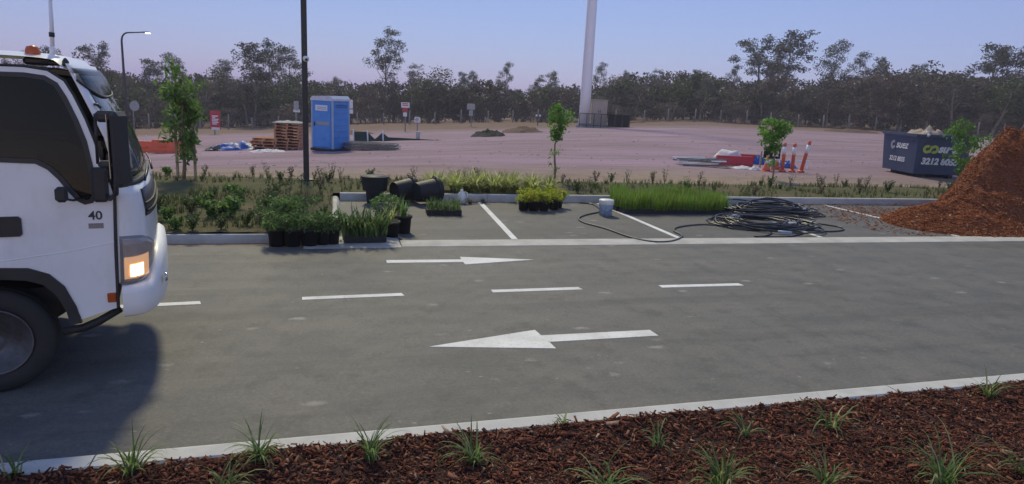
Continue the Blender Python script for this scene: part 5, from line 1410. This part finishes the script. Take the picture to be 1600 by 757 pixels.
# ================================================================== STRAPPY PLANTS IN THE NEAR BED
strap = [(205, 740, 46, .30, 'strappy green clump with upright blades leaning over the near kerb below the truck'), (405, 722, 60, .28, 'dense green clump against the near kerb right of the truck shadow'), (350, 765, 28, .30, 'pale bladed arching clump beside the dense clump by the kerb'),
         (580, 715, 36, .32, 'upright open clump of long thin blades against the near kerb'), (740, 722, 44, .30, 'round arching green clump in the middle of the mulch bed below the lane arrow'), (945, 760, 34, .32, 'small green clump in the mulch between the arching clump and the bushy clump'),
         (1125, 762, 80, .36, 'bushiest bright green clump in the mulch bed'), (1290, 768, 36, .30, 'short green clump beside the bushiest clump in the mulch'), (1475, 756, 60, .42, 'large arching clump with pale curled blades in the mulch'), (1298, 668, 20, .40, 'thin brownish upright clump near the kerb in the mulch bed'),
         (1030, 690, 14, .30, 'sparse small clump close to the kerb'), (880, 664, 6, .22, 'few lone blades sticking up beside the near kerb'), (1545, 618, 26, .28, 'dull clump against the far end of the near kerb'), (1165, 680, 14, .26, 'sparse low clump behind the bushiest clump'), (1600, 748, 40, .34, 'clump with curled pale blades at the edge of the mulch bed'),
         (20, 745, 12, .25, 'few faint blades over the near kerb beside the truck wheel')]
rs = np.random.RandomState(71)
for px, py, n, L_, lab in strap:
    p = G(px, py, .12); p.z = mz(p.x, p.y) - .01
    t_ = thing('strappy_plant', lab, 'plant', p, 0)
    V_, F_ = blades([(0, 0, 0)], n, L_ * rs.uniform(.88, 1.15), .35, .012, rs.uniform(1.25, 1.9), rs, 6, 1.15)
    ob = obj('blades', npmesh('blades', V_, F_, M['blade']), t_)

# ================================================================== POTS AND NURSERY STOCK
def pot_mesh(r_, h_, rim=.012, n=18):
    mm = MB(); mm.smooth = True
    mm.lathe([(r_ * .82, 0), (r_ * .97, h_ * .86), (r_ + rim, h_ * .86), (r_ + rim, h_), (r_ - .004, h_), (r_ * .93, h_ * .82), (0.0, h_ * .82)], n); return mm
def potted(label, group, loc, r_, h_, leaf, style, L_, n, seed, name='potted_plant'):
    rs = np.random.RandomState(seed); t_ = thing(name, label, 'potted plant', loc, rs.uniform(0, 6), group)
    pot_mesh(r_, h_).build('pot', M['pot'], t_)
    if style == 'leaf':
        cs = []
        for k in range(n):
            a = rs.uniform(0, 6.283); q = rs.uniform(0, 1) ** .5 * L_ * .75; cs.append((math.cos(a) * q, math.sin(a) * q, h_ * .85 + rs.uniform(.1, 1) * L_ * (1.05 - .4 * q / L_)))
        V_, F_ = leaf_quads(np.array(cs), (.06, .06, .05), 9, .06, .026, rs, -.2)
        mb = MB()
        for c in cs[::3]: mb.tube([(0, 0, h_ * .8), (c[0] * .5, c[1] * .5, c[2] * .6), c], .003, 4, False)
        mb.build('stems', M['stem'], t_)
    else: V_, F_ = blades([(0, 0, h_ * .82)], n, L_, .5, .022, 1.0, rs, 4, 1.0)
    obj('foliage', npmesh('foliage', V_, F_, leaf), t_); return t_
# row of black pots by the kerb corner (left)
for q, (px, py, r_, h_) in enumerate([(432, 387, .125, .25), (456, 387, .13, .25), (483, 387, .13, .25), (505, 385, .10, .24), (520, 384, .10, .24)]):
    p = G(px, py); c_ = potted('black pot of dense low green foliage in the row by the kerb corner', 'black pots in the row by the kerb', (p.x, p.y + r_, .0), r_, h_, M['leafpot'], 'leaf', .26, 60, 80 + q)
for q, (px, py, r_) in enumerate([(440, 372, .12), (470, 370, .12), (425, 376, .11)]):
    p = G(px, py + 2); z = .0
    c_ = potted('black pot with taller feathery green foliage behind the pot row', 'taller pots behind the row', (p.x, 9.80 - .12 * 0, 0) if False else (p.x + .02, 10.22, bedz(p.x, 10.22) - .02), r_, .22, M['leafpot'], 'leaf', .36, 55, 90 + q)
# tray of leafy plants on the apron
def tray(label, group, loc, rz, lx, ly, h_, leaf, npl, L_, n, wd, spread, seed, crate=False, lname='seedling_tray'):
    rs = np.random.RandomState(seed); t_ = thing(lname, label, 'plant tray', loc, rz, group); mm = MB()
    th = .012
    mm.box((0, 0, .008), (lx, ly, .016))
    if crate:
        for s in (-1, 1):
            for z in (h_ * .35, h_ - .01): mm.box((0, s * ly / 2, z), (lx, th, .02)); mm.box((s * lx / 2, 0, z), (th, ly, .02))
            nn_ = 9
            for k in range(nn_ + 1): mm.box((-lx / 2 + lx * k / nn_, s * ly / 2, h_ / 2), (.012, th * .8, h_)); mm.box((s * lx / 2, -ly / 2 + ly * k / nn_, h_ / 2), (th * .8, .012, h_))
    else:
        for s in (-1, 1): mm.box((0, s * ly / 2, h_ / 2), (lx + .02, th, h_)); mm.box((s * lx / 2, 0, h_ / 2), (th, ly - .01, h_))
    mm.build('tray', M['pot'], t_)
    nx = max(2, int(lx / .07)); ny = max(2, int(ly / .07)); mm = MB()
    for i in range(nx):
        for j in range(ny): mm.box((-lx / 2 + lx * (i + .5) / nx, -ly / 2 + ly * (j + .5) / ny, h_ * .45), (lx / nx * .86, ly / ny * .86, h_ * .8))
    mm.build('soil_cells', M['chassis'], t_)
    pos = [(-lx / 2 + lx * (i + .5) / nx, -ly / 2 + ly * (j + .5) / ny, h_ * .8) for i in range(nx) for j in range(ny)]
    V_, F_ = blades(pos, npl, L_, .5, wd, spread, rs, 4, 1.0)
    obj('foliage', npmesh('foliage', V_, F_, leaf), t_); return t_
p = G(570, 381); tray('black tray of tall leafy green plants standing on the concrete apron', None, (p.x, p.y + .16, .015), R(4), .58, .32, .10, M['leafpot'], 9, .46, 0, .034, 1.25, 101)
for q, (px, py, r_, h_) in enumerate([(612, 372, .13, .24), (632, 366, .12, .28), (622, 356, .12, .26)]):
    p = G(px, py); potted(['grey green strappy plant in a black pot beside the leafy tray', 'strappy plant in a tall black pot behind the grey green one', 'strappy plant in a black pot between the leafy tray and the tubs'][q], None, (p.x, p.y + r_, -.002), r_, h_, M['leafpale' if q == 0 else 'leafpot'], 'blade', .34, 36, 110 + q)
p = G(603, 350); potted('leafy plant in a black pot hidden behind the leafy tray', None, (p.x - .02, p.y, -.002), .13, .24, M['leafpot'], 'leaf', .30, 50, 117)
p = G(695, 337); tray('black slatted nursery crate of low green seedlings on the bay asphalt', None, (p.x, p.y + .17, -.002), R(-3), .62, .36, .10, M['leafpot'], 6, .25, 0, .016, 1.0, 103, True, 'seedling_crate')
# big black tubs
def tub(label, loc, rot, r_=.25, h_=.50, flare=False):
    t_ = thing('plant_tub', label, 'tub', loc, 0); mm = MB(); mm.smooth = True
    if flare: pf = [(.155, 0), (.175, .24), (.235, .25), (.255, .50), (.27, .50), (.27, .53), (.245, .53), (.225, .28), (.16, .26), (.145, .02), (0, .02)]
    else: pf = [(r_ * .80, 0), (r_ * .97, h_ * .80), (r_ * 1.0, h_ * .80), (r_ * 1.06, h_ * .83), (r_ * 1.06, h_), (r_ * .98, h_), (r_ * .93, h_ * .8), (r_ * .77, .02), (0, .02)]
    hp_ = [(0, 0)]
    for q_ in pf[:-1]: hp_ += [q_, q_]
    mm.lathe(hp_ + [pf[-1]], 32, rot); ob = mm.build('shell', M['pot'], t_)
    m2 = MB(); m2.smooth = True; m2.lathe([((.272 if flare else r_ * 1.065), (.515 if flare else h_ * .92) - .012), ((.276 if flare else r_ * 1.075), (.515 if flare else h_ * .92)), ((.272 if flare else r_ * 1.065), (.515 if flare else h_ * .92) + .012)], 28, rot); m2.build('rim_band', M['pot'], t_)
    for sg in (-1, 1):
        m2 = MB(); m2.smooth = True; zc = (.42 if flare else h_ * .86); rr_ = (.25 if flare else r_ * 1.02)
        m2.tube([(rot @ Vector((sg * (rr_ + .03 * math.sin(a)), .07 * math.cos(a), zc))) for a in np.linspace(0, PI, 7)], .010, 6); m2.build('handle', M['pot'], t_)
    return t_
p = G(586, 318); tub('stepped black plastic tub standing upright at the back of the bay', (p.x, p.y + .1, -.002), Matrix.Identity(3), flare=True)
def lying(az, roll): return Matrix.Rotation(az, 3, 'Z') @ Matrix.Rotation(R(86), 3, 'Y')
p = G(632, 321); tub('black plastic tub lying on its side next to the upright one', (p.x - .18, p.y + .25, .235), lying(R(28), 0), .225, .46)
p = G(668, 323); tub('black plastic tub lying on its side with rim against the pale plants', (p.x - .20, p.y + .22, .245), lying(R(24), 0), .235, .50)
# yellow plants in pots
rsy = random.Random(9)
for q, (px, py) in enumerate([(820, 330), (836, 331), (852, 331), (868, 329), (826, 325), (844, 325), (860, 324), (874, 326)]):
    p = G(px, py); potted('yellow green bushy plant in a black pot in the cluster on the bay', 'yellow plants in black pots', (p.x, p.y + .12, -.002), .105, .20, M['leafyellow'], 'leaf', .22, 46, 130 + q)
# pale variegated plants heaped at the back of the bay
for q in range(22):
    u = 2.05 + .115 * q + rsy.uniform(-.1, .1); v = rsy.uniform(13.85, 14.75); rs = np.random.RandomState(150 + q)
    t_ = thing('variegated_plant', 'pale yellow green strappy plant in the heap at the back of the bay', 'plant', (u, v, bed_h(u, v) - .01), 0, 'pale strappy plants heaped behind the kerb')
    V_, F_ = blades([(0, 0, 0)], 120, .50, .45, .036, 1.5, rs, 4, 1.0); obj('blades', npmesh('blades', V_, F_, M['leafpale']), t_)
p = G(738, 322)
for q in range(3):
    rs = np.random.RandomState(190 + q); u = p.x - .3 + q * .3; v = 13.25 + .06 * q
    t_ = thing('wilted_plant', 'wilted brown strappy plant lying on the bay in front of the pale heap', 'plant', (u, v, 0), 0, 'wilted plants on the bay'); V_, F_ = blades([(0, 0, 0)], 26, .24, .4, .02, 1.9, rs, 4, 1.2); obj('blades', npmesh('blades', V_, F_, M['leafred']), t_)
# white jug
jp = G(708, 306); jz = .0
jug = thing('white_jug', 'small white plastic jug beside the lying tubs', 'jug', (jp.x, 13.35, -.002), FACE); mm = MB(); mm.smooth = True
mm.lathe([(.07, 0), (.085, .03), (.085, .17), (.06, .22), (.03, .25), (.03, .28), (0, .28)], 16); mm.build('body', M['lid'], jug)
mm = MB(); mm.smooth = True; mm.tube([(.05, 0, .24), (.11, 0, .22), (.12, 0, .14), (.085, 0, .10)], .012, 6); mm.build('handle', M['lid'], jug)
# trays of lush grass
gt = 0
L0 = G(962, 338)
proto = []
for j in range(4):
    for i in range(9 - (j == 0) * 2):
        v = 12.34 + j * .30; u = G([985, 968, 962, 958][j], [337, 331, 326, 321][j]).x + .1 + i * .325
        if u > [8.0, 8.25, 8.3, 8.2][j]: continue
        rz = rsy.choice([0, PI]) + rsy.uniform(-.04, .04); l = (u, v, -.002)
        if gt < 3: t_ = tray('black tray of lush bright green grass seedlings in the block on the bay', 'grass seedling trays', l, rz, .31, .28, .09, M['grass'], 30, .37, 0, .008, .62, 200 + gt, False, 'grass_tray'); proto.append(t_)
        else: c_ = copy_tree(proto[gt % 3], l, rz)
        t_ = t_ if gt < 3 else c_
        t_.scale = (1, 1, rsy.uniform(.78, 1.15))
        rown = ['front', 'second', 'third', 'back'][j]; t_['label'] = 'black tray of lush green grass seedlings in the ' + rown + ' row of the block'; t_['group'] = 'grass trays in the ' + rown + ' row'
        gt += 1
# bucket
bp = G(949, 338); bk = thing('paint_bucket', 'blue labelled plastic bucket with a white lid beside the grass trays', 'bucket', (bp.x, bp.y + .1, -.002), FACE)
kb = mpp((bp.x, bp.y, .1)); br = 11.2 * kb; bh_ = 25 * kb
mm = MB(); mm.smooth = True; mm.lathe([(br * .90, 0), (br * .98, bh_ * .74), (br * .98, bh_ * .76), (0, bh_ * .76)], 26); mm.build('pail', M['bucketblue'], bk)
mm = MB(); mm.smooth = True; mm.lathe([(br * 1.0, bh_ * .70), (br * 1.06, bh_ * .72), (br * 1.06, bh_ * .95), (br * 1.02, bh_), (0, bh_)], 26); mm.build('lid', M['lid'], bk)
mm = MB(); mm.smooth = True; mm.tube([(br * 1.03 * math.cos(a), -br * 1.03 * abs(math.sin(a)) * .9 - .01, bh_ * .74 - bh_ * .45 * abs(math.sin(a))) for a in np.linspace(0, PI, 13)], .004, 5); mm.build('wire_handle', M['steel'], bk)
# poly pipe coils
def coil(name, label, c, rx, ry, nl, zt, r_, seed, mt, rz=0):
    rs = np.random.RandomState(seed); t_ = thing(name, label, 'pipe coil', c, rz); mm = MB(); mm.smooth = True; pts = []
    ks_ = rs.uniform(.45, 1.08, nl + 2); cx_ = rs.normal(0, .13, (nl + 2, 2)); wb = rs.uniform(0, 6.28, nl + 2); el_ = rs.uniform(.75, 1.2, nl + 2)
    for k in range(nl * 26 + 1):
        a = 2 * PI * k / 26; f = k / (nl * 26); q = f * nl; i = int(q); w = q - i; w = w * w * (3 - 2 * w)
        lerp = lambda A: A[i] * (1 - w) + A[i + 1] * w
        kx = lerp(ks_); o_ = lerp(cx_); e = lerp(el_); wob = 1 + .10 * math.sin(3 * a + lerp(wb)) + .05 * math.sin(5 * a + i)
        x = math.cos(a) * rx * kx * wob * e + o_[0]; y = math.sin(a) * ry * kx * wob / e + o_[1]
        d = min(1.0, math.hypot(x / rx, y / ry)); z = r_ + zt * f * (1.15 - .75 * d) + .03 * (1 + math.sin(a * 2 + lerp(wb))) * f
        pts.append((x, y, z))
    mm.tube(pts, r_, 6); mm.build('pipe', mt, t_)
    for q in range(4):
        k = rs.randint(30, len(pts) - 30); mm = MB(); mm.smooth = True; mm.tube([pts[k], pts[k + 1]], r_ * 1.35, 6); mm.build('tie', M['lid'] if q % 2 else M['bluelight'], t_)
    return t_
c1 = G(1195, 350); c2 = G(1215, 338)
coil('pipe_coil', 'large low coil of black poly pipe lying across the bay line', (c1.x, c1.y, 0), 1.10, .78, 15, .10, .016, 3, M['hose'])
coil('pipe_coil', 'taller tangled coil of black poly pipe behind the low one', (c2.x + .15, c2.y + .45, 0), .95, .60, 20, .24, .017, 8, M['hose'])
def hose(label, px, r_, mt, z=.012):
    pts = [G(a, b) for a, b in px]; P = []
    for i in range(len(pts) - 1):
        p0, p1, p2, p3 = pts[max(i - 1, 0)], pts[i], pts[i + 1], pts[min(i + 2, len(pts) - 1)]
        for k in range(6):
            t = k / 6; P.append(.5 * ((2 * p1) + (-p0 + p2) * t + (2 * p0 - 5 * p1 + 4 * p2 - p3) * t * t + (-p0 + 3 * p1 - 3 * p2 + p3) * t ** 3) + Vector((0, 0, z)))
    P.append(pts[-1] + Vector((0, 0, z))); mm = MB(); mm.smooth = True; mm.tube(P, r_, 6)
    return tag(mm.build('loose_hose', mt), label, 'hose')
hose('grey hose looping out from the bucket and back across the strip to the coil', [(940, 332), (915, 337), (904, 343), (915, 350), (945, 358), (985, 372), (1020, 379), (1050, 378), (1066, 370), (1053, 362), (1060, 356), (1095, 352), (1130, 354)], .017, M['hosegrey'])
hose('dark hose running from behind the bucket towards the back kerb', [(938, 328), (925, 320), (905, 318)], .016, M['hose'])
hose('black pipe end looping out on the far side of the coils', [(1245, 342), (1275, 350), (1312, 356), (1316, 361), (1290, 363), (1255, 360)], .014, M['hose'], .014)
hose('black pipe tail curving in front of the coils towards the strip', [(1185, 352), (1205, 364), (1195, 370), (1180, 371), (1230, 371), (1255, 366)], .013, M['hose'], .012)

# ================================================================== EVENING HAZE
mm = MB(); mm.box((0, 60, 20.5), (560, 250, 54))
hz_ = mm.build('haze', None)
hm = bpy.data.materials.new('evening_haze'); hm.use_nodes = True; hn = hm.node_tree.nodes
hn.remove(hn['Principled BSDF']); pv_ = hn.new('ShaderNodeVolumePrincipled')
pv_.inputs['Color'].default_value = (.86, .84, .92, 1); pv_.inputs['Density'].default_value = .0009; pv_.inputs['Anisotropy'].default_value = 0.0
hm.node_tree.links.new(pv_.outputs[0], hn['Material Output'].inputs['Volume'])
hz_.data.materials.clear(); hz_.data.materials.append(hm)
tag(hz_, 'thin evening haze lying over the whole site', 'haze', kind='stuff')
